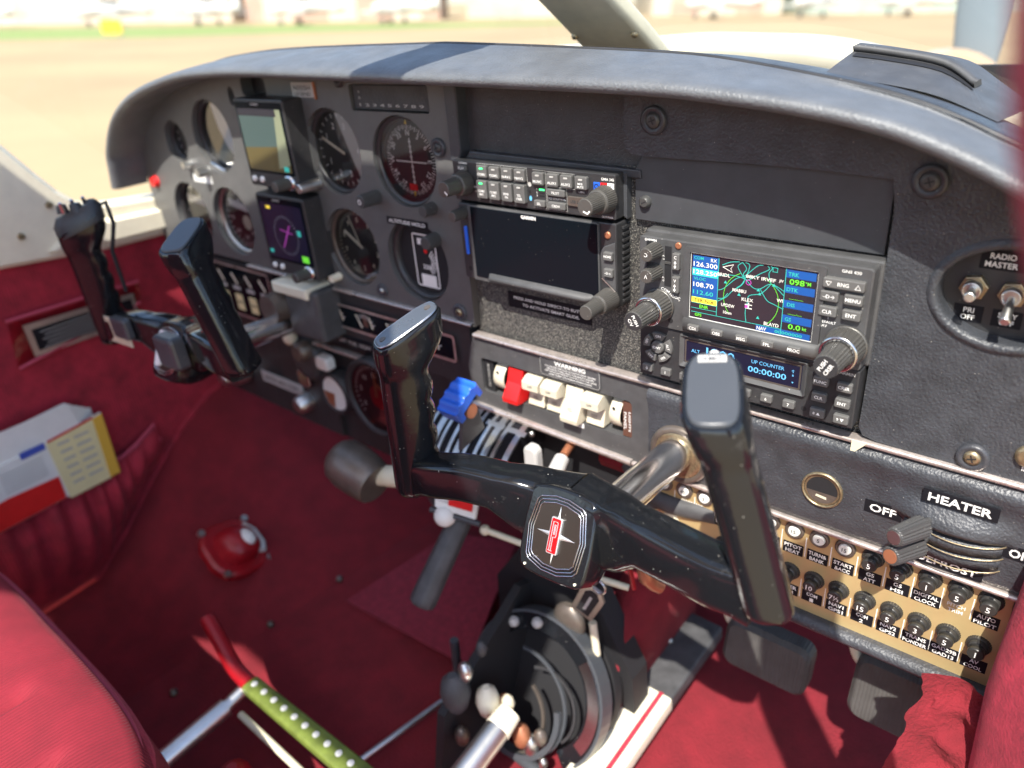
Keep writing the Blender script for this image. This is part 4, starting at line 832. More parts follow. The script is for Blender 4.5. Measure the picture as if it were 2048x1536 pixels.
efis(84, -4, True, 'upper square flight display, its screen half washed out by a pale reflection', (-432, 0, -4))
efis(-12, -100, False, 'lower square flight display with a dark compass rose and magenta needle', (-432, 0, -100))
# ---- round instruments
def gauge(u, v, r, label, cat='flight instrument', ring='plastic', depth=-12, face='dark', glass=True):
    t = thing('round_gauge', (u, 0, v - r), label, cat, 'round panel instruments')
    mb = MB(ring); mb.lathe(u, v, [(r + .2, depth - 4), (r + .1, depth + 6), (r - 2, depth + 7.5), (r - 5, depth + 3), (r - 5.5, depth)], 48); mb.build('bezel', t)
    mb = MB(face); mb.flat(ell(u, v, r - 4.5, n=48), depth + .2); mb.build('dial', t)
    t['_d'] = depth
    if glass: mb = MB('dial_glass'); mb.flat(ell(u, v, r - 4, n=40), depth + 4.5); mb.build('cover_glass', t)
    return t
def ticks(mb, u, v, r1_, r2_, n, wd, w_, a0=0, a1=360):
    for k in range(n):
        q = math.radians(a0 + (a1 - a0) * k / n); mb.line([(u + r1_ * math.cos(q), v + r1_ * math.sin(q)), (u + r2_ * math.cos(q), v + r2_ * math.sin(q))], wd, w_)
def nums(t, u, v, r, its, h, w_, mat='white', name='numerals'):
    lettering(t, [(s_, u + r * math.sin(math.radians(d)), v + r * math.cos(math.radians(d)), h, w_, dict(rot=rt)) for s_, d, rt in its], mat, name)
d = -12
t = gauge(-353, 33, 41.5, 'vertical speed gauge with a grey glare on its glass, right of the square displays'); mb = MB('white'); ticks(mb, -353, 33, 31, 35, 24, 1, d + .6); mb.build('scale', t)
nums(t, -353, 33, 24, [('1', 300, 0), ('2', 340, 0), ('3', 20, 0), ('4', 90, 0), ('1', 240, 0), ('2', 200, 0), ('3', 160, 0)], 6, d + .6); mb = MB('cream'); mb.line([(-348, 30), (-380, 44)], 3, d + 2); mb.build('needle', t); mb = MB('grey_print'); mb.flat([(-356, 68), (-340, 67), (-325, 56), (-317, 40), (-317, 22), (-330, 4), (-338, 22)], d + .4); mb.build('glare_or_sector', t)  # grey patch painted on the dial as glass glare
MB('alu').tube(P(-386, 0, 0), P(-386, 0, 26), 6, 5, 18, bev=1).build('setting_knob', t)
t = gauge(-253, 30, 41, 'course indicator with compass ring, white crossed needles and a red flag', depth=-10)
mb = MB('white'); ticks(mb, -253, 30, 28, 31, 72, .55, -9.3); ticks(mb, -253, 30, 27, 31.5, 36, .8, -9.3); mb.build('compass_ring', t)
nums(t, -253, 30, 24.5, [(s_, 30 * k, -30 * k) for k, s_ in enumerate(('N', '3', '6', 'E', '12', '15', 'S', '21', '24', 'W', '30', '33'))], 5, -9.2)
mb = MB('white'); mb.line([(-251, 50), (-251, 6)], 1.2, -8.5); mb.line([(-272, 29), (-232, 29)], 1.2, -8.5); ticks(mb, -251, 29, 0, 0, 0, 1, 0)
for k in range(-4, 5): mb.box(-252.6, 29 + 4.5 * k - .4, -249.4, 29 + 4.5 * k + .4, -8.6, -8.3, 0)
mb.build('needle', t); MB('s_white').use('yellow').flat([(-254.5, 62), (-251.5, 62), (-253, 67)], -8.6).flat([(-254, 2), (-251, 2), (-252.5, -3)], -8.6).build('index_mark', t); MB('red_plastic').box(-258, 3, -248, 9, -8.6, -8.2, 0).build('flag', t)
MB('knob_black').knurl(-297, -5, 0, 22, 7, 6.4, 22, .5, 1).build('setting_knob', t); lettering(t, [('O', -297, -5, 5, 22.4)]); MB('knob_black').knurl(-222, -8, 0, 14, 6, 5.4, 22, .5, 1).build('setting_knob', t)
t = gauge(-350, -63, 41, 'tan rimmed altimeter style gauge with cream needle and small numbers below the vertical speed gauge', ring='brown_metal')
mb = MB('cream'); ticks(mb, -350, -63, 31, 35, 50, .7, d + .6); mb.line([(-346, -66), (-372, -50)], 3.4, d + 2); mb.line([(-350, -63), (-362, -34)], 1.6, d + 1.6); mb.build('needle', t)
nums(t, -350, -63, 26, [(str(k), 36 * k, 0) for k in range(10)], 5.5, d + .6, 'cream')
MB('cream').tube(P(-381, -99, 0), P(-381, -99, 12), 4.5, 4, 14).build('setting_knob', t)
t = gauge(-253, -63, 41, 'round black gauge with a white framed vertical scale and red dot', glass=False)
mb = MB('white'); mb.line(rrect(-268, -92, -238, -40, 2), 1.6, d + 1, True); mb.box(-262, -50, -246, -44, d + .6, d + 1, 0).box(-262, -92, -242, -80, d + .6, d + 1, 0); ticks(mb, -253, -66, 7, 15, 10, 1, d + .8, -60, 60); mb.build('scale', t)
mb = MB('red_plastic'); mb.flat(ell(-252, -56, 2.4), d + 1.2); mb.build('dot', t); lettering(t, [('300', -253, -72, 5, d + 1), ('ADF', -253, -47, 4, d + 1.3)]); MB('knob_black').knurl(-223, -37, 0, 15, 7, 6.4, 22, .5, 1).build('setting_knob', t)
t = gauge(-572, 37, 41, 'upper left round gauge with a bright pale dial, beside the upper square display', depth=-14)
mb = MB('paper'); mb.flat([(-584, 72), (-572, 73), (-556, 69), (-540, 55), (-536, 40), (-537, 22), (-548, 8), (-566, 22), (-578, 45)], d - 1.2); mb.build('glare_or_sector', t); mb = MB('ring_metal'); mb.tube(P(-597, 5, -6), P(-570, -3, -6), 3, n=10); mb.build('bar', t)  # white patch painted on the dial as a bright reflection
MB('alu').tube(P(-603, -4, 0), P(-603, -4, 14), 6, 5, 16).build('setting_knob', t)
t = gauge(-660, 27, 25, 'smallest round gauge at the far left end of the panel', depth=-14); MB('blue_plastic').flat(ell(-650, 10, 5), -13).build('dot', t); mb = MB('white'); ticks(mb, -660, 27, 16, 20, 12, 1.4, -13.4); mb.build('scale', t); MB('alu').tube(P(-640, 2, 0), P(-640, 2, 10), 5, 4, 16).build('setting_knob', t)
t = gauge(-668, -64, 41.5, 'lower left round gauge with a thick white horizontal needle', depth=-14); mb = MB('white'); mb.line([(-694, -46), (-640, -52)], 10, -12); ticks(mb, -668, -64, 30, 35, 12, 2, -13.4); mb.build('needle', t); MB('copper').flat(ell(-650, -82, 5), -13).build('dot', t)
nums(t, -668, -64, 24, [('L', 240, 0), ('R', 120, 0), ('2 MIN', 180, 0)], 5, -13.2)
t = gauge(-573, -62, 41.5, 'round gauge with white and cream markings beside the lower square display', ring='alu', depth=-14); mb = MB('white'); mb.line([(-595, -42), (-556, -48)], 9, -12); ticks(mb, -573, -62, 29, 35, 28, 1.6, -13.4); mb.use('cream').flat(ell(-565, -66, 9), -13); mb.build('needle', t)
nums(t, -573, -62, 23, [(str(k * 20 + 40), 45 * k, 0) for k in range(8)], 5, -13.2)
# ---- engine cluster gauges and lower left panel
t = thing('engine_gauge_cluster', (-360, 0, -160), 'strip of small rectangular engine gauges in a silver edged bezel, right of the left column', 'gauge cluster', 'engine gauge strips')
mb = MB('plastic'); mb.box(-424, -186, -196, -118, -14, -2, .5); mb.build('housing', t)
mb = MB('trim'); mb.line(rrect(-420, -160, -215, -133, 3), 3, 2.2, True); mb.build('bezel_edge', t)
mb = MB('glass_black'); mb.box(-418, -158, -217, -135, -2, 1.5, .3); mb.build('window', t)
for k in range(4):
    u = -400 + 50 * k; mb = MB('cream'); mb.line([(u - 14, -140), (u - 6, -154)], 2.4, 1.8); mb.line([(u + 8, -139), (u + 12, -152)], 2.4, 1.8); mb.use('grey_print'); ticks(mb, u, -156, 14, 19, 8, 1.4, 1.8, 30, 150)
    mb.use(('s_white', 'label_brown', 'led_green', 'label_brown')[k]).use(('cream_dull', 'label_brown', 'olive', 'label_brown')[k]).box(u - 3, -152, u + 5, -138, 1.6, 1.75, 0); mb.build('gauge_scale', t)
mb = MB('label_black'); mb.box(-408, -184, -340, -173, -2, 1, .2); o = mb.build('placard', t); lettering(o, [('LEFT  FUEL  RIGHT', -376, -178.5, 5, 1.3, dict(width=56))], 'grey_print')
t = thing('engine_gauge_cluster', (-590, 0, -190), 'strip of small engine gauges with amber blocks left of the left control column', 'gauge cluster', 'engine gauge strips')
mb = MB('plastic'); mb.box(-655, -196, -520, -118, -14, -2, .5); mb.build('housing', t); mb = MB('trim'); mb.line(rrect(-650, -190, -525, -122, 3), 3, 2.2, True); mb.build('bezel_edge', t)
mb = MB('glass_black'); mb.box(-648, -188, -527, -124, -2, 1.5, .3); mb.build('window', t)
for k in range(4):
    u = -634 + 31 * k; mb = MB('cream'); mb.line([(u - 6, -132), (u + 4, -146)], 4, 1.8); mb.use('paper_yellow').box(u - 8, -182, u + 8, -160, 1.6, 2, 0); mb.use('dark').line([(u - 6, -171), (u + 6, -171)], 2, 2.2); mb.use('grey_print').box(u - 8, -154, u + 8, -149, 1.6, 2, 0); mb.build('gauge_scale', t)
mb = MB('plastic'); mb.box(-560, -330, -450, -200, -14, -8, .5); lp = mb.build('lower_plate', ip)
t = thing('tachometer', (-350, 0, -285), 'large round engine gauge with white numerals and an orange needle at the panel foot', 'gauge')
mb = MB('plastic'); mb.lathe(-352, -240, [(50, -14), (50, 6), (46, 10), (42, 4), (41, 1)], 48); mb.build('bezel', t); MB('dark').flat(ell(-352, -240, 42, n=48), 1.2).use('red_gloss').flat(ell(-350, -240, 15), 1.5).build('dial', t)
mb = MB('white'); ticks(mb, -352, -240, 35, 39, 30, 1.2, 1.6, -50, 230); mb.build('scale', t); nums(t, -352, -240, 28, [(str(5 * k), -120 + 40 * k, 0) for k in range(7)], 6.5, 1.6)
mb = MB('copper'); mb.line([(-352, -240), (-350, -208)], 4, 3); mb.line([(-350, -222), (-334, -230)], 5, 3); mb.build('needle', t); mb = MB('dial_glass'); mb.flat(ell(-352, -240, 41), 6); mb.build('cover_glass', t)
t = thing('round_gauge', (-429, 0, -286), 'small round white gauge left of the large engine gauge', 'gauge')
mb = MB('plastic'); mb.lathe(-430, -256, [(28, -14), (28, 6), (25, 9), (22, 5)], 36); mb.build('bezel', t); MB('paper').flat(ell(-430, -256, 22), 5.2).build('dial', t); mb = MB('copper'); mb.flat([(-452, -256), (-430, -256), (-434, -277), (-446, -272)], 5.6); mb.build('glare_or_sector', t)
t = thing('ignition_switch', (-478, 0, -240), 'round dark switch with a steel key barrel under the left control column', 'switch')
mb = MB('knob_black'); mb.lathe(-476, -222, [(28, -10), (28, 4), (22, 9), (14, 9)], 30); mb.build('switch_body', t); mb = MB('brown_metal'); mb.lathe(-470, -206, [(13, 5), (12, 18), (9, 20)], 24); mb.build('barrel', t); MB('ring_metal').box(-500, -262, -478, -240, 0, 8, 2, 4).build('nut', t)
mb = MB('paper'); mb.box(-448, -224, -424, -206, 0, 12, 3, 6); mb.build('rocker_switch', ip)
mb = MB('grey_print'); mb.box(-612, -292, -520, -276, -8, -6, .3); mb.use('overlay'); o = mb.build('placard', ip); lettering(o, [('MASTER  MAG  START', -566, -284, 5, -5.6, dict(width=76))], 'overlay')
for u, v in ((-697, -306), (-664, -296), (-512, -296)):
    mb = MB('alu'); mb.lathe(u, v, [(13, -12), (12, 8), (8, 12)], 20); mb.build('panel_knob', ip)
MB('cream').ball(P(-488, -192, 12), 9, 8).build('knob', ip)
# left column housing
t = thing('column_housing', (-430, 0, -175), 'black box shroud with a cream top around the left control column', 'shroud')
mb = MB('plastic_dull'); mb.box(-452, -172, -392, -112, -10, 30, 5, 4); mb.build('box', t); mb = MB('cream'); mb.slab(rrect(-466, -121, -402, -108, 2), 0, 34, 3); mb.build('top_plate', t)
mb = MB('brown_metal'); mb.tube(P(-466, -140, 4), P(-466, -140, 44), 19, 17, 24); mb.build('collar', t)
# ================================================================ control yokes
def supring(c, ax, ay, a, bf, bb, n=28, e=3.2, zk=0.0, groove=0):
    out = []
    for i in range(n):
        q = 2 * PI * i / n; cs, sn = math.cos(q), math.sin(q)
        x = math.copysign(abs(cs) ** (2 / e), cs) * a; y = math.copysign(abs(sn) ** (2 / e), sn); y *= bf if y > 0 else bb
        p = Vector(c) + ax * x + ay * y; p.z += zk * y; out.append(p)
    return out
def yoke(org, label, left_style):
    t = thing('control_yoke', org, label, 'control yoke', 'control yokes')
    M = Matrix.Translation(org) @ Matrix.Rotation(math.radians(-3.5), 4, 'Y')
    mb = MB('gloss'); mb.M = M
    caps = {}
    for s_ in (-1, 1):
        W = Vector((1, s_ * .5, 0)).normalized(); Lh = Vector((-s_ * .5, 1, 0)).normalized()
        B = Vector((s_ * 139, 3, 8 if s_ < 0 else 24)); Tp = Vector((s_ * 112, -6, 150)); R = []
        N_ = 44
        for k in range(N_ + 1):
            u = k / N_; c = B.lerp(Tp, u)
            top = max(0, min(1, (u - .76) / .16)); tt = top * top * (3 - 2 * top)
            a = 13.8 + 1.4 * tt; bb = 19 + 2 * tt; bf = 14.0 + 13.5 * tt + 7 * max(0, .2 - u) / .2
            if .16 < u < .76: bf += 3.6 * abs(math.sin((u - .16) / .60 * PI * 4)) ** .7 - 1.0
            kk = .40 * max(0, min(1, (u - .70) / .30)); 
            if u < .05: f_ = .55 + .45 * (u / .05) ** .5; a *= f_; bb *= f_; bf *= f_
            R.append(supring(c, W, Lh, a, bf, bb, zk=kk, e=3.0 if u < .8 else 3.6))
        c = Tp
        R.append(supring(Tp + Vector((0, 0, 1.5)), W, Lh, 14.2, 26.6, 20.2, zk=.40, e=3.6)); mb.loft(R)
        caps[s_] = (Tp + Vector((0, 0, 1.6)), W, Lh)
        # crossbar
        pts = [(s_ * 136, 2, 26 + (8 if s_ > 0 else 0)), (s_ * 126, 0, 30 + (6 if s_ > 0 else 0)), (s_ * 108, -1, 34 + (3 if s_ > 0 else 0)), (s_ * 84, 2, 38), (s_ * 60, 7, 37), (s_ * 44, 13, 32), (s_ * 27, 20, 24), (s_ * 6, 24, 20)]
        sc_ = smooth_curve(pts, 5); R = []
        for k, p in enumerate(sc_):
            u = k / (len(sc_) - 1); d = (sc_[min(k + 1, len(sc_) - 1)] - sc_[max(k - 1, 0)]).normalized(); up = Vector((0, 0, 1)); up = (up - d * up.dot(d)).normalized(); fw = Vector((0, 1, 0))
            hz = (14 if s_ < 0 else 15.5) + 1.0 * math.sin(u * PI) + 14 * max(0, u - .60) / .40 + 3 * max(0, .2 - u) / .2; dp = 13.5 + 5 * max(0, u - .6) / .4
            R.append(supring(p, fw, up, dp, hz, hz, n=32, e=5))
        mb.loft(R)
    # hub body, tilted back
    ht = Matrix.Translation(M @ Vector((0, 2, 20))) @ M.to_3x3().to_4x4() @ Matrix.Rotation(math.radians(-28), 4, 'X')
    def shield(k, dy, wx=1., hz=1.):
        pts = []
        for x, z in ((-23, 28.5), (-12, 30.5), (0, 31), (12, 30.5), (23, 28.5), (26, 25), (27.2, 10), (27.8, -6), (27, -20), (25, -27), (20, -29.5), (8, -30.5), (-8, -30.5), (-20, -29.5), (-25, -27), (-27, -20), (-27.8, -6), (-27.2, 10), (-26, 25)): pts.append(Vector((x * k * wx, dy, z * k * hz)))
        return pts
    mb.M = ht
    mb.loft([shield(.94, -7), shield(.985, -6.4), shield(1, -4.5), shield(1.02, 6), shield(1.0, 14), shield(.86, 26), shield(.62, 40)][::-1])
    mb.build('wheel_body', t)
    mb = MB('brown_face'); mb.M = ht
    def barrel(k, y): return [Vector((x * k, y, z * k)) for x, z in ((-15.5, 21), (-5, 23.6), (5, 23.6), (15.5, 21), (18.2, 18.5), (21.5, 1), (19.5, -17), (17, -20), (6, -23.6), (-6, -23.6), (-17, -20), (-19.5, -17), (-21.5, 1), (-18.2, 18.5))]
    if not left_style:
        mb.loft([barrel(.86, -7), barrel(.86, -7.6)][::-1], smooth=False); em = mb.build('emblem_plate', t)
        mb = MB('ring_metal'); mb.M = ht
        for k in (.88, .97, 1.06): mb.sweep(barrel(k, -7.5) + [barrel(k, -7.5)[0]], .5, 6)
        mb.build('emblem_border', em)
        mb = MB('silver'); mb.M = ht      # four pointed star
        for dx, dz, L_, wd in ((0, 1, 19.5, 2.3), (0, -1, 19.5, 2.3), (1, 0, 15.5, 2.3), (-1, 0, 15.5, 2.3)):
            px_, pz_ = -dz, dx; mb.add([(dx * L_, -7.9, dz * L_), (px_ * wd, -7.9, pz_ * wd), (0, -9.6, 0), (-px_ * wd, -7.9, -pz_ * wd)], [(0, 1, 2), (0, 2, 3)])
        mb.M = ht @ Matrix.Translation((0, 0, 0)); mb.slab(rrect(-4.3, -12.2, 4.3, 12.2, 1.2), 7.8, 9.9, .4); mb.build('star', em)
        mb = MB('emblem_red'); mb.M = ht; mb.slab(rrect(-3.5, -11.4, 3.5, 11.4, .9), 9.5, 10.3, .3); rp = mb.build('red_panel', em)
        mb = MB('silver'); mb.M = ht
        for pts in ([(-1.6, -9.5), (-1.6, 9.5), (1.5, 9.5), (1.9, 8.8), (1.9, .2), (1.5, -.6), (-.2, -.6), (-.2, -9.5)], [(-2.4, -9.8), (.8, -9.8)], [(-.2, 1), (-.2, 7.6), (.6, 7.6), (.6, 1), (-.2, 1)]): mb.line(pts, .62, 10.6)
        mb.build('letter', rp)
        mb = MB('cream'); mb.M = ht
        for x, z in ((-20, -25.5), (21, -25.5)): mb.tube((x, -7, z), (x, -8, z), .9, n=10)
        mb.build('pin', t)
    else:
        mb.loft([barrel(.9, -7), barrel(.9, -8)][::-1], smooth=False); em = mb.build('emblem_plate', t)
        mb = MB('white'); mb.M = ht; mb.loft([[Vector((x, y, z)) for x, z in rrect(-17, -17, -6, 20, 3)] for y in (-8, -10.5)][::-1], smooth=False); mb.build('sticker', em)
        mb = MB('ring_metal'); mb.M = ht
        for k in (.9, 1.02): mb.sweep(barrel(k, -8.2) + [barrel(k, -8.2)[0]], .9, 6)
        mb.build('emblem_border', em)
        mb = MB('satin'); mb.M = M; mb.box(20, 18, 58, 52, 10, 24, 4, 5); mb.build('clip_holder', t); mb = MB('satin'); mb.M = M; mb.box(-96, 28, -60, 52, 8, 16, 3, 4); mb.build('bar_sleeve', t)
        mb = MB('cream_dull'); mb.M = M; mb.loft([[Vector((x, y, z)) for y, z in rrect(-14, 20, -12.4, 50, .5)] for x in (-112, -62)], smooth=False); mb.build('bar_reflection', t)  # cream strip painted as the bright reflection along the bar
    # column tube
    mb = MB('chrome'); o = Vector(org); mb.tube(o + Vector((0, 34, 6)), Vector((o.x, 24, o.z)), 14, n=40, cap=False); mb.build('column_tube', t)
    # caps
    for s_ in (-1, 1):
        c, W, Lh = caps[s_]
        if left_style and s_ == -1: continue
        mb = MB('cap_metal' if s_ == -1 else 'satin'); mb.M = M
        mb.loft([supring(c + Vector((0, 0, h)), W, Lh, a, a + 12.8, a + 6, zk=.40, e=3.4) for a, h in ((12.6, 0), (12.6, 1.2), (11.9, 1.7))]); cp = mb.build('grip_cap', t)
        if not left_style and s_ == -1:
            mb = MB('ring_metal'); mb.M = M
            rr_ = supring(c + Vector((0, 0, 1.0)), W, Lh, 13.0, 25.6, 19, zk=.40, e=3.4); mb.sweep(rr_ + [rr_[0]], .45, 6); mb.build('worn_edge', cp)
            for b_ in (-14, 20):
                mb = MB('brown_metal'); mb.M = M; p = c + Lh * b_ + Vector((0, 0, 1.7 + .4 * b_)); mb.tube(p, p + Vector((0, -.2, .6)), 2.4, n=14); mb.build('cap_screw', cp)
        if not left_style and s_ == 1:
            f = Matrix((W.to_4d(), Vector((0, 0, 0, 0)), (0, 0, 0, 0), (0, 0, 0, 1)))
            Lt = (Lh + Vector((0, 0, .4))).normalized(); Nn = W.cross(Lt); Mt = Matrix((W, -Nn, Lt)).transposed().to_4x4(); Mt.translation = c + Vector((0, 0, 1.7)) + Lh * 21 + Vector((0, 0, 8.4))
            mb = MB('grey_print'); mb.M = M @ Mt; mb.box(-7, -2.6, 7, 2.2, 0, .35, .1); pc = mb.build('cap_label', cp)
            mb = MB('satin'); mb.M = M @ Mt; mb.text('XMIT', 0, -.4, 3, .5, width=10); mb.build('lettering', pc)
            mb = MB('paper'); mb.M = M; p = c + Lh * 27 + W * 1 + Vector((0, 0, 8)); mb.ball(p, 3.6, 8); mb.build('push_button', t)
    if left_style:
        c, W, Lh = caps[-1]; mb = MB('plastic'); mb.M = M
        mb.loft([supring(c + Vector((0, 0, h)), W, Lh, a, a + 14, a + 6, zk=.3, e=3) for a, h in ((15, -8), (15.5, 6), (11, 13))])
        for a_, b_, r_ in ((-4, 20, 6), (6, 6, 7), (-3, -8, 6)): p = c + W * a_ + Lh * b_ + Vector((0, 0, 12)); mb.tube(p, p + Vector((0, 0, 9)), r_, r_ * .8, 14, bev=1.5)
        pod = mb.build('switch_pod', t)
        mb = MB('ring_metal'); mb.M = M
        for k in range(3): p = c + W * (-10 + 9 * k) + Lh * (14 - 10 * k) + Vector((0, 0, 14)); mb.tube(p, p + Vector((3, -2, 10)), 2.4, 1.8, 10)
        mb.build('toggle', pod)
        mb = MB('dark'); mb.M = M; q0 = c + Lh * 14; mb.sweep([q0 + Vector((0, 6, 12)), q0 + Vector((14, 16, 16)), q0 + Vector((20, 14, -6)), q0 + Vector((12, 6, -34)), q0 + Vector((10, 6, -80))], 2.2, 8); mb.build('cable', pod)
    return t
yoke((30, -160, -178), 'glossy black yoke in front of the right seat, red P star emblem on its hub', False)
yoke((-470, -160, -166), 'glossy black yoke at the far left with switch pod and white sticker', True)
mb = MB('brown_metal'); mb.lathe(31, -180, [(26, 3), (25.5, 6), (22, 8), (20, 6)], 40); mb.use('brassy').lathe(31, -180, [(20.5, 6.5), (18, 8.5), (14.5, 7)], 40); mb.build('column_collar', ip)
# ================================================================ throttle quadrant
q = thing('throttle_quadrant', (-165, -40, -320), 'curved black lever quadrant with silver slot lines under the rocker switches', 'throttle quadrant')
cY, cZ, rr = 30, -300, 101
def arc(x0, x1, a0, a1, r_in, r_out, mat, n=16):
    mb = MB(mat); R = []
    for k in range(n + 1):
        a = math.radians(a0 + (a1 - a0) * k / n); cs, sn = -math.sin(a), math.cos(a)
        R.append([Vector((x0, cY + cs * r_in, cZ + sn * r_in)), Vector((x0, cY + cs * r_out, cZ + sn * r_out)), Vector((x1, cY + cs * r_out, cZ + sn * r_out)), Vector((x1, cY + cs * r_in, cZ + sn * r_in))])
    return mb.loft(R, smooth=False)
arc(-232, -126, 0, 66, 70, rr, 'label_black').build('cover', q)
for x0, x1 in ((-231, -228), (-221, -214), (-210, -206.5), (-198, -194), (-189, -182), (-178, -174.5), (-166, -162), (-157, -150), (-146, -142), (-132, -126)):
    arc(x0, x1, 8, 65, rr - 1, rr + 1.4, 'alu').build('slot_line', q)
for k in range(4):
    x0 = -222 + 26 * k; mb = arc(x0, x0 + 22, 24, 27, rr, rr + 1.6, 'alu'); mb.build('stop_mark', q)
for a in (20, 45, 62):
    mb = MB('alu'); cs, sn = -math.sin(math.radians(a)), math.cos(math.radians(a)); mb.ball((-125, cY + cs * 92, cZ + sn * 92), 3.2, 6); mb.build('rivet', q)
lv = thing('mixture_lever', (-172, -40, -200), 'bright blue ribbed lever knob standing on the black quadrant', 'lever')
mb = MB('dark_grey'); mb.loft([[Vector((x, -60, -214)), Vector((x, -26, -206)), Vector((x, -33, -180)), Vector((x, -52, -176))] for x in (-166, -162)], smooth=False); mb.build('lever_arm', lv)
mb = MB('copper'); mb.tube((-169, -44, -178), (-158, -44, -178), 7, n=16); mb.build('pivot', lv)
# knob: ribbed arch
mb = MB('blue_plastic'); R = []
prof = []
n_ = 24
c0 = Vector((-170, -48, -166)); ax = Vector((1, 0, 0)); L0 = Vector((0, 1, .62)).normalized(); N0 = Vector((0, -.62, 1)).normalized()
topc = []
for k in range(n_ + 1):
    t_ = -1 + 2 * k / n_; topc.append((t_ * 18.5, 7 - 3 * t_ * t_ + 1.1 * math.cos(t_ * PI * 3.5)))
botc = [(18.5, -2), (18, -11), (13.5, -11), (12, -4), (-12, -4), (-13.5, -11), (-18, -11), (-18.5, -2)]
out = topc + botc
ring = lambda x, k: [c0 + Vector((x, 0, 0)) + L0 * (a * k) + N0 * (b * k) for a, b in out]
mb.loft([ring(-12.5, .9), ring(-11, 1), ring(11, 1), ring(12.5, .9)], smooth=False); mb.build('knob', lv)
# small white levers
for x, p0, p1, r_ in ((-100, (-32, -198), (-33, -226), 7.5),):
    wl = thing('white_lever', (x, -30, -235), 'upright flat white paddle lever below the panel edge', 'lever'); mb = MB('lever_white'); mb.M = Matrix(); mb.box(x - 8, -236, x + 7, -202, 27, 36, 2.5, 6); mb.build('paddle', wl); mb = MB('dark_grey'); mb.tube((x, -30, -238), (x, -20, -300), 5, n=10); mb.build('stem', wl)
wl = thing('pull_control', (-62, -40, -220), 'small white cylindrical pull knob right of the white paddle lever', 'control'); mb = MB('lever_white'); mb.tube((-78, -18, -216), (-70, -46, -222), 7, 7.6, 20, bev=1.5); mb.build('knob', wl); mb = MB('copper'); mb.tube((-79, -14, -215), (-84, 10, -212), 4, n=10); mb.build('stem', wl)
# dark clutter under the panel
mb = MB('dark'); mb.loft([[Vector((x, y, z)) for y, z in ((20, -205), (20, -335), (300, -420), (300, -205))] for x in (-330, -20)], smooth=False); mb.build('under_panel_box', ip)
for p, r_, m_ in (([(-140, 10, -240), (-110, 0, -262), (-60, -2, -280), (-30, 0, -262), (20, 10, -240)], 5, 'dark_grey'), ([(-30, 20, -225), (10, 5, -238), (60, 10, -236)], 9, 'dark_grey')):
    mb = MB(m_); mb.sweep([tuple(v) for v in smooth_curve(p, 5)], r_, 10); mb.build('duct', ip)
mb = MB('carpet'); mb.loft([[Vector((x, 18, -209)), Vector((x, 14, -228)), Vector((x, 18, -236))] for x in (-60, 60)], False, False, closed=False, smooth=False); mb.build('red_lining', ip)
# ================================================================ under the left part of the panel
hb = thing('hand_brake', (-250, -80, -400), 'grey-brown barrel grip on a pale rod beside the right yoke grip', 'lever')
mb = MB('brown_metal'); A = Vector((-330, -82, -268)); B_ = Vector((-274, -82, -283)); d_ = (B_ - A)
mb.sweep([A + d_ * k for k in (-.08, 0, .12, .35, .7, .97, 1.0)], [12, 20, 25, 27, 25.5, 23, 21.5], 28); mb.build('grip', hb)
mb = MB('cream_dull'); mb.tube(B_ + Vector((-6, 10, 4)), (-205, -62, -262), 11, 12, 18); mb.tube((-210, -62, -262), (-205, 20, -262), 12, n=14); mb.build('rod', hb)
pb = thing('parking_brake', (-200, -80, -380), 'long black ribbed handle hanging down below a white and red card', 'handle')
mb = MB('dark_grey'); A = Vector((-190, -46, -312)); B_ = Vector((-196, -112, -384)); d_ = (B_ - A).normalized(); x_ = d_.orthogonal().normalized(); y_ = d_.cross(x_)
mb.loft([[A.lerp(B_, k) + (x_ * math.cos(2 * PI * i / 24) + y_ * math.sin(2 * PI * i / 24)) * (r_ - (.9 if i % 3 == 0 else 0)) for i in range(24)] for k, r_ in ((0, 11), (.05, 12.5), (.93, 14), (.98, 13), (1, 10))]); mb.build('grip', pb)
mb = MB('dark'); mb.tube(A - d_ * 50, A, 10, n=14); mb.build('shaft', pb)
mb = MB('paper'); mb.loft([[Vector((-205, -66, -292)), Vector((-165, -52, -300)), Vector((-165, -40, -268)), Vector((-208, -54, -258))], [Vector((-205, -63, -293)), Vector((-165, -49, -301)), Vector((-165, -37, -269)), Vector((-208, -51, -259))]], smooth=False); cd = mb.build('card', pb)
mb = MB('red_plastic'); mb.add([(-190, -61.5, -287), (-167, -52, -292), (-167, -45.5, -272), (-191, -55, -267)], [(0, 1, 2, 3)]); mb.build('red_print', cd)
mb = MB('grey_print')
for k in range(6): z = -268 - 3.2 * k; y = -58 - .5 * k - 2.8; mb.add([(-203, y, z), (-172, y + 11, z - 6), (-172, y + 11, z - 6.8), (-203, y, z - .8)], [(0, 1, 2, 3)])
mb.build('print', cd)
mb = MB('satin'); mb.tube((-210, -68, -296), (-160, -50, -305), 3, n=10); mb.build('card_edge', pb)
mb = MB('paper'); mb.ball((-196, -62, -302), 11.5, 10); mb.build('white_ball', pb)
mb = MB('dark_grey'); mb.ball((-250, 0, -330), 38, 10, (1, .6, 1)); mb.build('rubber_boot', pb)
cb = thing('control_cable', (-120, 0, -320), 'thin pinkish cable running across behind the yoke hub', 'cable'); mb = MB('copper').use('cream_dull'); mb.sweep([tuple(v) for v in smooth_curve([(-158, -46, -314), (-140, -40, -318), (-110, -30, -326), (-70, -20, -340), (-20, 0, -352)], 5)], 3.2, 8); mb.ball((-158, -46, -314), 5.5, 6); mb.build('cable', cb)
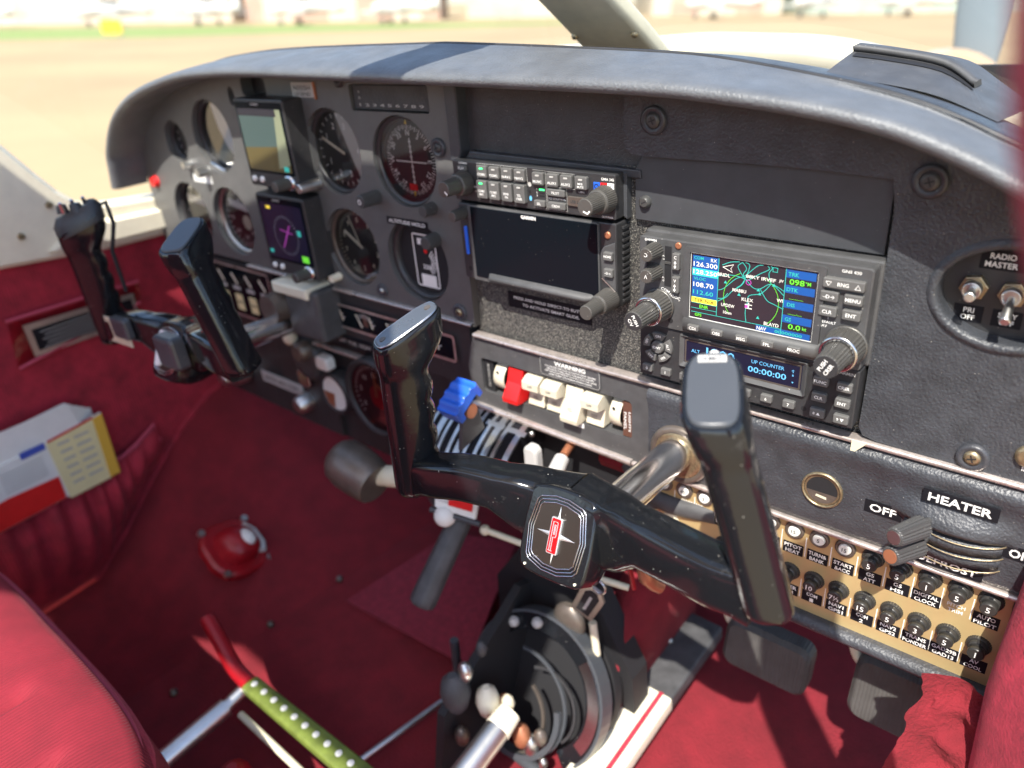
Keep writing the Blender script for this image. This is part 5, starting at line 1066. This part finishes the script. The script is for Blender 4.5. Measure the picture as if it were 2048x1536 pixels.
# keys and tag hanging under the hub
ky = thing('key_ring_tag', (-45, -25, -390), 'silver edged black tag hanging on a ring below the yoke hub', 'key tag')
c = Vector((-48, -28, -364)); ux = Vector((.42, -.05, .90)).normalized(); uy = Vector((.9, .1, -.42)).normalized(); un = ux.cross(uy)
def tg(mb, pts, d0, d1): return mb.loft([[c + uy * a + ux * b + un * d0 for a, b in pts], [c + uy * a + ux * b + un * d1 for a, b in pts]], smooth=False)
o_ = [(-12, -24), (12, -24), (13, 14), (6, 24), (-6, 24), (-13, 14)]
mb = MB('brown_metal').use('alu'); tg(mb, o_, 0, 3); mb.build('frame', ky); mb = MB('dark'); tg(mb, inset(o_, 5), 3, -1); tg(mb, inset(o_, 5), 3, 4); mb.build('plate', ky)
mb = MB('grey_print'); mb.add([c + uy * a + ux * b + un * e for e in (-1.4, 4.4) for a, b in ((-1.5, -12), (1.5, -12), (1.5, 12), (-1.5, 12))], [(0, 1, 2, 3), (4, 5, 6, 7)]); mb.build('print', ky)
mb = MB('ring_metal'); mb.sweep([c + ux * 30 + Vector((8 * math.cos(k * .524), 1, 8 * math.sin(k * .524))) for k in range(13)], 1.2, 6); mb.build('ring', ky)
bk_ = thing('brass_disc', (-70, -30, -430), 'round dull brass disc below the hanging tag', 'disc'); mb = MB('brown_metal'); mb.ball((-78, -20, -412), 21, 10, (.9, .5, 1.1)); mb.build('disc', bk_)
mb = MB('cream_dull'); mb.tube((-48, -22, -395), (-42, -25, -432), 4, n=10); mb.build('pull', bk_)
mb = MB('alu'); mb.ball((-50, -25, -440), 6, 6); mb.build('stud', bk_)
# under-panel wires right of the tag
wr = thing('cable_bundle', (-10, 20, -330), 'orange and pink cable loops hanging under the right end of the yoke', 'cables')
mb = MB('copper'); mb.sweep([tuple(v) for v in smooth_curve([(10, 10, -250), (2, -4, -290), (6, -8, -320), (14, 0, -332)], 5)], [6] * 5 + [9] * 6 + [7] * 5, 10); mb.build('orange_lead', wr)
mb = MB('cream_dull'); mb.sweep([tuple(v) for v in smooth_curve([(20, 10, -245), (24, 0, -285), (30, 6, -305), (38, 20, -312)], 5)], 8, 10); mb.build('pale_tube', wr)
mb = MB('red_gloss'); mb.sweep([tuple(v) for v in smooth_curve([(-40, 0, -318), (-30, -5, -310), (-18, -5, -316), (-14, 0, -350)], 5)], 2.4, 8); mb.build('red_lead', wr)
# ================================================================ elevator trim wheel on the tunnel
tw = thing('trim_wheel', (-70, -60, -560), 'black slotted trim wheel with a worn silver indicator band on the centre tunnel', 'trim wheel')
def ringarc(cx_, cy_, cz_, r0_, r1_, x0, x1, a0, a1, mat, n=30):
    mb = MB(mat); R = []
    for k in range(n + 1):
        a = math.radians(a0 + (a1 - a0) * k / n); dy, dz = -math.cos(a), math.sin(a)
        R.append([Vector((x0, cy_ + dy * r0_, cz_ + dz * r0_)), Vector((x0, cy_ + dy * r1_, cz_ + dz * r1_)), Vector((x1, cy_ + dy * r1_, cz_ + dz * r1_)), Vector((x1, cy_ + dy * r0_, cz_ + dz * r0_))])
    return mb.loft(R, smooth=False)
TC = (-60, -470)
def xring(r0_, r1_, d0, d1, a0, a1, mat, c_=(-95, -60, -484), n=30):      # ring facing the seats, leaning back
    mb = MB(mat); R = []; nn = Vector((0, -.9, .42)).normalized(); vv = Vector((0, .42, .9)).normalized()
    for k in range(n + 1):
        a = math.radians(a0 + (a1 - a0) * k / n); e = Vector((math.cos(a), 0, 0)) + vv * math.sin(a); o_ = Vector(c_)
        R.append([o_ + e * r0_ + nn * d0, o_ + e * r1_ + nn * d0, o_ + e * r1_ + nn * d1, o_ + e * r0_ + nn * d1])
    return mb.loft(R, smooth=False)
xring(62, 80, -12, 4, -50, 190, 'gloss').build('rim', tw)
xring(65, 77, 4, 5, -28, 48, 'chrome').build('indicator_band', tw)
xring(80, 83, -12, 7, -40, 170, 'satin').build('guard', tw)
xring(50, 56, 4, 9, -100, 20, 'satin', (-108, -75, -500)).build('inner_guard', tw)
mb = MB('dark'); R = []
nn = Vector((0, -.9, .42)).normalized(); vv = Vector((0, .42, .9)).normalized()
for d_ in (-44, -30): R.append([Vector((-95, -60, -484)) + nn * d_ + Vector((76 * math.cos(PI * k / 24), 0, 0)) + vv * 76 * math.sin(PI * k / 24) for k in range(48)])
mb.loft(R); mb.build('dark_backing', tw)  # black disc added to darken the hollow inside the ring
mb = MB('dark'); mb.loft([[Vector((x, y, z)) for x, z in ((-196, -562), (-10, -562), (-14, -470), (-60, -380), (-150, -360), (-190, -420))] for y in (24, -4)], smooth=False); mb.build('housing', tw)  # dark filler for the black hollow behind the ring
for k, (a0_, a1_, r_, c_) in enumerate(((-60, 100, 58, (-108, -70, -500)), (-70, 60, 46, (-118, -78, -512)), (-40, 120, 40, (-80, -66, -492)))): xring(r_ - 3, r_, 2, 5, a0_, a1_, ('satin', 'brown_metal', 'plastic')[k], c_).build('slotted_plate', tw)
for a in (100, 125): 
    mb = MB('grey_print'); q_ = Vector((-95, -60, -484)) + Vector((math.cos(math.radians(a)), 0, 0)) * 71 + Vector((0, .42, .9)) * 71 * math.sin(math.radians(a)); mb.ball(q_ + Vector((0, -6, 3)), 6, 6); mb.build('stop_screw', tw)
mb = MB('dark'); mb.loft([[Vector((x, y, z)) for y, z in ((-170, -560), (60, -560), (60, -420), (-20, -400), (-150, -470))] for x in (-150, -140)], smooth=False); mb.build('bracket', tw)
for x, y, z, m_, r_ in ((-118, -110, -470, 'cream', 13), (-108, -96, -482, 'copper', 9), (-134, -120, -430, 'alu', 8), (-142, -130, -455, 'dark_grey', 16), (-86, -100, -508, 'copper', 10), (-78, -96, -520, 'alu', 9), (-130, -140, -500, 'brown_metal', 8), (-60, -100, -530, 'alu', 5), (-128, -100, -412, 'dark_grey', 6), (-100, -100, -470, 'cream_dull', 7), (-116, -104, -505, 'dark_grey', 11), (-64, -96, -498, 'brown_metal', 7)):
    mb = MB(m_); mb.sweep([(x, y, z - r_ * 1.6), (x, y, z - r_), (x + 1, y, z), (x, y, z + r_), (x, y, z + r_ * 1.5)], [r_ * .4, r_ * .8, r_, r_ * .8, r_ * .3], 10); mb.build('fitting', tw)
mb = MB('satin'); mb.tube((-196, -90, -556), (-36, -100, -552), 7, n=8); mb.tube((-190, -84, -552), (-186, -84, -450), 5, n=8); mb.build('frame_rail', tw)
fl = thing('flap_handle', (-95, -160, -560), 'silver tube handle with a cream button end, rising from the tunnel', 'flap handle')
mb = MB('alu'); mb.tube((-92, -124, -476), (-92, -330, -520), 13, 14, 24); mb.build('tube', fl); mb = MB('cream'); mb.tube((-92, -106, -472), (-92, -126, -476.5), 12, 14, 24); mb.build('button', fl)
mb = MB('alu'); mb.tube((-205, -84, -548), (-250, -330, -548), 3.5, n=8); rl = mb.build('seat_rail', cab)
# centre column duct: black above, worn cream below
cd = thing('centre_duct', (-10, 20, -560), 'square channel on the floor, black at its upper end and worn cream lower down', 'duct')
def bar(mb, p0, p1, w_, h_):
    p0 = Vector(p0); p1 = Vector(p1); d = (p1 - p0).normalized(); x = Vector((1, 0, 0)); x = (x - d * x.dot(d)).normalized(); y = d.cross(x)
    return mb.loft([[p + x * a + y * b for a, b in rrect(-w_, -h_, w_, h_, 3)] for p in (p0, p1)])
A = Vector((-12, 150, -520)); B_ = Vector((-13, 34, -527)); C_ = Vector((-14, -190, -545))
bar(MB('dark_grey'), A, B_, 24, 10).build('upper_section', cd); bar(MB('cream'), B_, C_, 24, 10).build('lower_section', cd)
mb = MB('velvet'); mb.loft([[p + Vector((9, 0, 11)), p + Vector((14, 0, 12)), p + Vector((14, 0, 9)), p + Vector((9, 0, 9))] for p in (B_, C_)], smooth=False); mb.build('red_strip', cd)
for k in range(4): mb = MB('alu'); mb.ball(A.lerp(C_, .15 + .25 * k) + Vector((-16, 0, 11)), 4, 6); mb.build('rivet', cd)
mb = MB('carpet'); mb.loft([[Vector((x, y, z)) for x, y, z in ((-60, y_, -560), (-58, y_, z_), (-30, y_ + 10, z_ + 6), (-26, y_ + 10, -560))] for y_, z_ in ((150, -330), (60, -380), (0, -440), (-40, -520), (-60, -556))]); mb.build('tunnel_cover', cab, 'bright red upright side of the centre tunnel')
# rudder pedals on the right
for k, (x0, x1, y, z0, z1, lab) in enumerate(((50, 134, 66, -458, -408, 'worn brown rudder pedal nearer the centre tunnel'), (172, 246, 60, -440, -378, 'grey ribbed rudder pedal nearer the door'))):
    pd = thing('rudder_pedal', ((x0 + x1) / 2, y, z0), lab, 'rudder pedal', 'right side rudder pedals')
    mb = MB('grey_rubber'); o_ = rrect(x0, z0, x1, z1, 12)
    mb.loft([[Vector((a, y + 10 - (b - z0) * -.25, b)) for a, b in o_], [Vector((a, y - 4 + (b - z0) * .25, b)) for a, b in o_], [Vector((a, y - 8 + (b - z0) * .25, b)) for a, b in inset(o_, 4)]], smooth=False); mb.build('pad', pd)
    mb = MB('cream_dull'); mb.sweep([tuple(v) for v in smooth_curve([(x0 - 6, y + 30, z1 + 30), (x0 - 8, y + 20, z1 + 4), (x0 + 2, y + 14, z1 - 14), (x0 + 26, y + 12, z1 - 16)], 5)], 4.5, 8); mb.build('arm', pd)
# seat belt adjuster / control lock
bl = thing('adjuster_bar', (-330, -220, -540), 'olive green perforated bar with a red curved end lying near the floor', 'bar')
mb = MB('olive'); A = Vector((-352, -238, -486)); B_ = Vector((-150, -236, -486)); bar(mb, A, B_, 200, 5) if False else mb.loft([[A + Vector((0, a, b)) for a, b in rrect(-10, -6, 10, 6, 3)], [B_ + Vector((0, a, b)) for a, b in rrect(-12, -6, 12, 6, 3)]]); mb.build('bar', bl)
mb = MB('paper')
for k in range(11): p = A.lerp(B_, .04 + .088 * k); mb.tube(p + Vector((0, 1, 5.8)), p + Vector((0, 1, 6.6)), 3.6, n=12)
mb.build('hole_row', bl)
mb = MB('red_gloss'); mb.sweep([tuple(v) for v in smooth_curve([(-352, -238, -486), (-385, -236, -484), (-425, -228, -470), (-455, -222, -462)], 5)], 9, 12); mb.build('end_handle', bl)
mb = MB('cream_dull'); mb.tube((-340, -262, -500), (-190, -264, -500), 4, n=8); mb.build('strap_edge', bl)
st = thing('seat_frame_tube', (-360, -280, -520), 'short stepped silver tube between the seat cushion and the olive bar', 'tube')
mb = MB('alu'); mb.tube((-363, -240, -496), (-362, -268, -500), 7, n=16); mb.tube((-362, -266, -500), (-362, -340, -505), 10.5, n=18); mb.build('tube', st)
rk = thing('red_knob', (-300, -340, -545), 'glossy red knob cut by the bottom edge of the picture', 'knob'); mb = MB('red_gloss'); mb.ball((-296, -302, -520), 17, 10); mb.build('knob', rk)
# ================================================================ pilot seat cushion
se = thing('pilot_seat', (-420, -620, -560), 'red corduroy seat cushion with piped edge and stitched channels at lower left', 'seat')
NX, NY = 90, 90; cx_, cy_, hx, hy = -425, -640, 285, 285
vs = []; fs = []
for j in range(NY + 1):
    for i in range(NX + 1):
        s_ = -1 + 2 * i / NX; t_ = -1 + 2 * j / NY
        d = (abs(s_) ** 5 + abs(t_) ** 5) ** .2; m_ = max(abs(s_), abs(t_)); k = (m_ / d if d > 1e-6 else 1); k = 1 + (k - 1) * .9
        x = cx_ + hx * s_ * k; y = cy_ + hy * t_ * k; e = max(0, (m_ - .80) / .20)
        z = -322 + 12 * (1 - m_ * m_) - 16 * e ** 2 - (60 * max(0, (m_ - .965) / .035))
        if m_ < .82: z -= 11 * max(0, 1 - abs(((x + 1000) % 88) - 44) / 8) * min(1, (.82 - m_) / .05)
        z += 2.4 * noise.noise(Vector((x, y, 0)) * .012)
        vs.append((x, y, z))
for j in range(NY):
    for i in range(NX): a = j * (NX + 1) + i; fs.append((a, a + 1, a + NX + 2, a + NX + 1))
mb = MB('corduroy'); mb.add(vs, fs, True); mb.build('cushion_top', se)
def ringz(z, k, dz=0): return [Vector((cx_ + hx * k * x, cy_ + hy * k * y, z)) for x, y in [(math.copysign(abs(math.cos(a)) ** .42, math.cos(a)), math.copysign(abs(math.sin(a)) ** .42, math.sin(a))) for a in [2 * PI * i / 96 for i in range(96)]]]
mb = MB('velvet'); mb.loft([ringz(-338, .955), ringz(-350, .985), ringz(-375, .99), ringz(-405, .975), ringz(-432, .95), ringz(-440, .9)]); mb.build('cushion_side', se)
for z, k, r_ in ((-341, .962, 3.4), (-404, .985, 3)):
    mb = MB('piping'); rg_ = ringz(z, k); mb.sweep(rg_ + [rg_[0]], r_, 8); mb.build('piping', se)
mb = MB('dark_grey'); mb.loft([ringz(-440, .85), ringz(-520, .8)]); mb.build('seat_base', se)
# ================================================================ on top of the glareshield
dv = thing('defrost_vent', (130, 80, 70), 'grey plastic defroster wedge with a long black slot on top of the glareshield', 'vent')
b0 = [Vector(p) for p in ((90, 60, 96), (125, 60, 92), (160, 59, 85), (194, 56, 72))]; t0 = [Vector(p) for p in ((90, 118, 104.5), (115, 118, 101), (148, 116, 94.5), (170, 106, 83))]
t1 = [p + Vector((4, 46, 2)) for p in t0]
mb = MB('satin').use('plastic_dull'); mb.use('cap_metal')
sb = smooth_curve([tuple(p) for p in b0], 5); st_ = smooth_curve([tuple(p) for p in t0], 5)
mb = MB('plastic_dull'); mb.loft([[a, b, b + Vector((3, 60, -3)), a + Vector((3, 110, -8))] for a, b in zip(sb, st_)], smooth=False); mb.build('duct_body', dv)
mb = MB('dark'); R = []
for k, (a, b) in enumerate(zip(sb, st_)):
    t = k / (len(sb) - 1)
    if .06 < t < .97: n_ = Vector((0, -.8, .6)); R.append([a.lerp(b, .80) + n_ * .8, a.lerp(b, .95) + n_ * .8])
mb.loft(R, False, False, closed=False); mb.build('slot', dv)
mb = MB('plastic_dull'); mb.loft([[b + Vector((0, 0, 0)), b + Vector((0, -3, 3.5)), b + Vector((1, 10, 4.5)), b + Vector((1, 16, 0))] for b in st_]); mb.build('lip', dv)
bc = thing('blue_cover', (-70, 30, 112), 'small blue cover lying on the glareshield by the centre post', 'cover')
mb = MB('blue_plastic').use('blue_print'); mb.loft([[Vector((-86, 60, 106)), Vector((-82, 60, 114)), Vector((-50, 60, 112)), Vector((-44, 60, 105))], [Vector((-90, 90, 106)), Vector((-86, 90, 112)), Vector((-54, 90, 110)), Vector((-48, 90, 105))]], smooth=False); mb.build('cover', bc)
# ================================================================ nose seen through the windscreen
ns = thing('engine_cowling', (-245, 900, -300), 'pale cowling of the aircraft nose beyond the windscreen', 'cowling')
mb = MB('paint_pale'); R = []
for y, hw, zt in ((330, 400, 66), (600, 400, 52), (900, 370, 30), (1150, 330, -2), (1290, 280, -50)):
    R.append([Vector((-245 + hw * math.sin(a), y, zt - 420 + 420 * math.cos(a) ** .8 if math.cos(a) > 0 else zt - 420)) for a in [math.radians(-90 + 10 * k) for k in range(19)]])
mb.loft(R, False, True, closed=False); mb.build('cowl', ns)
prp = thing('propeller', (-150, 1380, -200), 'grey propeller blade standing upright in front of a tan spinner', 'propeller')
mb = MB('blade'); R = []
for z, w_, o in ((-60, 40, 0), (-20, 46, 0), (40, 52, 0), (140, 56, 2), (300, 58, 4), (480, 52, 6), (640, 38, 8)): R.append([Vector((-68 + w_ * math.cos(a) + o, 1385 + 12 * math.sin(a) - .25 * w_ * math.cos(a), z)) for a in [2 * PI * k / 20 for k in range(20)]])
mb.loft(R); mb.build('blade', prp)
mb = MB('spinner'); mb.sweep([(-110, 1320, -150), (-110, 1360, -150), (-110, 1420, -152), (-110, 1520, -155), (-110, 1600, -158)], [130, 135, 120, 70, 10], 32); mb.build('spinner', prp)
# ================================================================ everything above belongs to the parked aircraft: move it into the world
for o in list(C.objects):
    if o.parent is None and o.type in ('EMPTY', 'MESH'): o.matrix_world = T @ o.matrix_basis
# ================================================================ airfield
def world_obj(name, vs, fs, mat, parent=None):
    me = bpy.data.meshes.new(name); me.from_pydata(vs, [], fs); me.materials.append(MATS[mat]); o = bpy.data.objects.new(name, me); C.objects.link(o); o.parent = parent; return o
def wbox(name, x0, y0, z0, x1, y1, z1, mat, parent=None):
    v = [(x, y, z) for z in (z0, z1) for y in (y0, y1) for x in (x0, x1)]
    return world_obj(name, v, [(0, 2, 3, 1), (4, 5, 7, 6), (0, 1, 5, 4), (2, 6, 7, 3), (0, 4, 6, 2), (1, 3, 7, 5)], mat, parent)
vd = (co.matrix_world.to_3x3() @ Vector((0, 0, -1))); vd.z = 0; vd.normalize(); vr = Vector((vd.y, -vd.x, 0))
def gp(x_, y_, z_=0): p = vd * y_ + vr * x_; return (p.x, p.y, z_)           # ground point: metres right of / ahead of the view direction
gr = world_obj('ground', [(-3000, -3000, 0), (3000, -3000, 0), (3000, 3000, 0), (-3000, 3000, 0)], [(0, 1, 2, 3)], 'concrete'); gr['kind'] = 'structure'
gs_ = world_obj('grass', [gp(-90, 42, .004), gp(-22, 52, .004), (gp(10, 74, .004)), gp(12, 80, .004), gp(-160, 80, .004)], [(0, 1, 2, 3, 4)], 'grass'); tag(gs_, 'strip of green grass at the edge of the apron', 'grass', kind='stuff')
def building(x0, x1, y, h, mat, roof, label, band=None):
    e = bpy.data.objects.new('airfield_building', None); C.objects.link(e); e.location = gp((x0 + x1) / 2, y); tag(e, label, 'building', 'airfield buildings')
    off = Vector(e.location)
    def bx(nm, a0, b0, c0, a1, b1, c1, m_):
        v = [Vector(gp(x, y_, z)) - off for z in (c0, c1) for y_ in (b0, b1) for x in (a0, a1)]
        return world_obj(nm, v, [(0, 2, 3, 1), (4, 5, 7, 6), (0, 1, 5, 4), (2, 6, 7, 3), (0, 4, 6, 2), (1, 3, 7, 5)], m_, e)
    bx('wall', x0, y, 0, x1, y + 15, h, mat); bx('roof', x0 - .4, y - .4, h, x1 + .4, y + 15.4, h + .5, roof)
    n = max(2, int((x1 - x0) / 7))
    for k in range(n): c_ = x0 + (x1 - x0) * (k + .5) / n; bx('door', c_ - 1.7, y - .08, 0, c_ + 1.7, y - .02, h * .62, band or 'building')
    return e
building(-96, -72, 100, 5, 'building_green', 'white_paint', 'low grey green building at the far left edge')
building(-66, -34, 104, 4.4, 'building', 'building_red', 'long cream building with a red roof at the left')
building(-31, -8, 100, 5, 'building_red', 'white_paint', 'red brown building with a white roof left of the centre post')
building(-5, 15, 106, 5, 'building', 'building', 'plain cream building right behind the centre post', 'building_green')
building(18, 34, 104, 5, 'building', 'building_green', 'cream building with a green roof at the right', 'building_red')
building(36, 70, 100, 5.5, 'building_green', 'white_paint', 'green grey building at the far right')
# parked light aircraft in front of the buildings: built once, then copied
def plane():
    e = bpy.data.objects.new('parked_plane', None); C.objects.link(e)
    fus = []; 
    for x, r_ in ((-3.6, .25), (-3, .55), (-1.5, .75), (.5, .65), (3, .3), (3.8, .12)): fus.append([(x, r_ * math.cos(a), 1.25 + (.35 if -2 < x < 1 else .1) + r_ * math.sin(a)) for a in [2 * PI * k / 14 for k in range(14)]])
    v = [p for r in fus for p in r]; f = [(k * 14 + i, k * 14 + (i + 1) % 14, (k + 1) * 14 + (i + 1) % 14, (k + 1) * 14 + i) for k in range(5) for i in range(14)] + [tuple(range(14)), tuple(range(70, 84))]
    world_obj('fuselage', v, f, 'white_paint', e)
    def pb_(nm, a, b, m_='white_paint'):
        v = [(x, y, z) for z in (a[2], b[2]) for y in (a[1], b[1]) for x in (a[0], b[0])]; return world_obj(nm, v, [(0, 2, 3, 1), (4, 5, 7, 6), (0, 1, 5, 4), (2, 6, 7, 3), (0, 4, 6, 2), (1, 3, 7, 5)], m_, e)
    pb_('wing', (-1.6, -5, 1.0), (-.1, 5, 1.16)); pb_('tailplane', (3.1, -1.6, 1.5), (3.8, 1.6, 1.56)); pb_('fin', (3.0, -.05, 1.5), (3.9, .05, 2.9)); pb_('canopy', (-1.4, -.5, 1.9), (.5, .5, 2.45), 'dark_grey')
    for p in ((-2.6, 0), (-.8, 1.3), (-.8, -1.3)): pb_('wheel', (p[0] - .2, p[1] - .08, 0), (p[0] + .2, p[1] + .08, .45), 'dark_grey'); pb_('leg', (p[0] - .05, p[1] - .04, .4), (p[0] + .05, p[1] + .04, 1.1), 'grey_paint')
    return e
def copy_tree(o, par=None):
    c_ = o.copy(); C.objects.link(c_); c_.parent = par
    for ch in o.children: copy_tree(ch, c_)
    return c_
pp = plane()
spots = [(-52, 84, 20, 'white parked plane farthest left before the buildings'), (-41, 88, 70, 'second white parked plane from the left, above the yellow sign'), (-30, 86, 10, 'third white parked plane from the left'), (-20, 84, 50, 'white parked plane left of the middle of the row'), (-10, 82, 15, 'white parked plane nearest the left of the centre post'), (22, 86, 30, 'white parked plane right of the centre post'), (31, 84, 75, 'white parked plane left of the propeller blade'), (42, 86, 10, 'white parked plane farthest right before the buildings')]
for k, (x, y, a, lab) in enumerate(spots):
    o = pp if k == 0 else copy_tree(pp)
    o.location = gp(x, y); o.rotation_euler = (0, 0, math.radians(a)); tag(o, lab, 'airplane', 'planes parked in front of the buildings')
def simple_thing(name, label, cat, loc, parts):
    e = bpy.data.objects.new(name, None); C.objects.link(e); e.location = loc; tag(e, label, cat)
    for nm, a, b, m_ in parts:
        v = [(x, y, z) for z in (a[2], b[2]) for y in (a[1], b[1]) for x in (a[0], b[0])]; world_obj(nm, v, [(0, 2, 3, 1), (4, 5, 7, 6), (0, 1, 5, 4), (2, 6, 7, 3), (0, 4, 6, 2), (1, 3, 7, 5)], m_, e)
    return e
e = simple_thing('taxiway_sign', 'small yellow box sign on the grass at left', 'sign', gp(-24.6, 52), [('panel', (-.6, -.1, .25), (.6, .1, 1.05), 'yellow'), ('leg', (-.5, -.04, 0), (-.44, .04, .25), 'grey_paint'), ('leg', (.44, -.04, 0), (.5, .04, .25), 'grey_paint')]); e.rotation_euler.z = math.atan2(vr.y, vr.x)
e = simple_thing('tow_tractor', 'grey blurred tow tractor at the left edge of the apron', 'tractor', gp(-26.6, 38), [('body', (-1.6, -.9, .35), (1.6, .9, 1.1), 'grey_paint'), ('cab', (-.4, -.8, 1.1), (1.3, .8, 1.9), 'grey_paint'), ('wheel', (-1.3, -.95, 0), (-.7, -.75, .6), 'dark_grey'), ('wheel', (.7, -.95, 0), (1.3, -.75, .6), 'dark_grey')]); e.rotation_euler.z = math.atan2(vr.y, vr.x)
for o in C.objects:
    if '_o' in o: del o['_o']
    if '_d' in o: del o['_d']
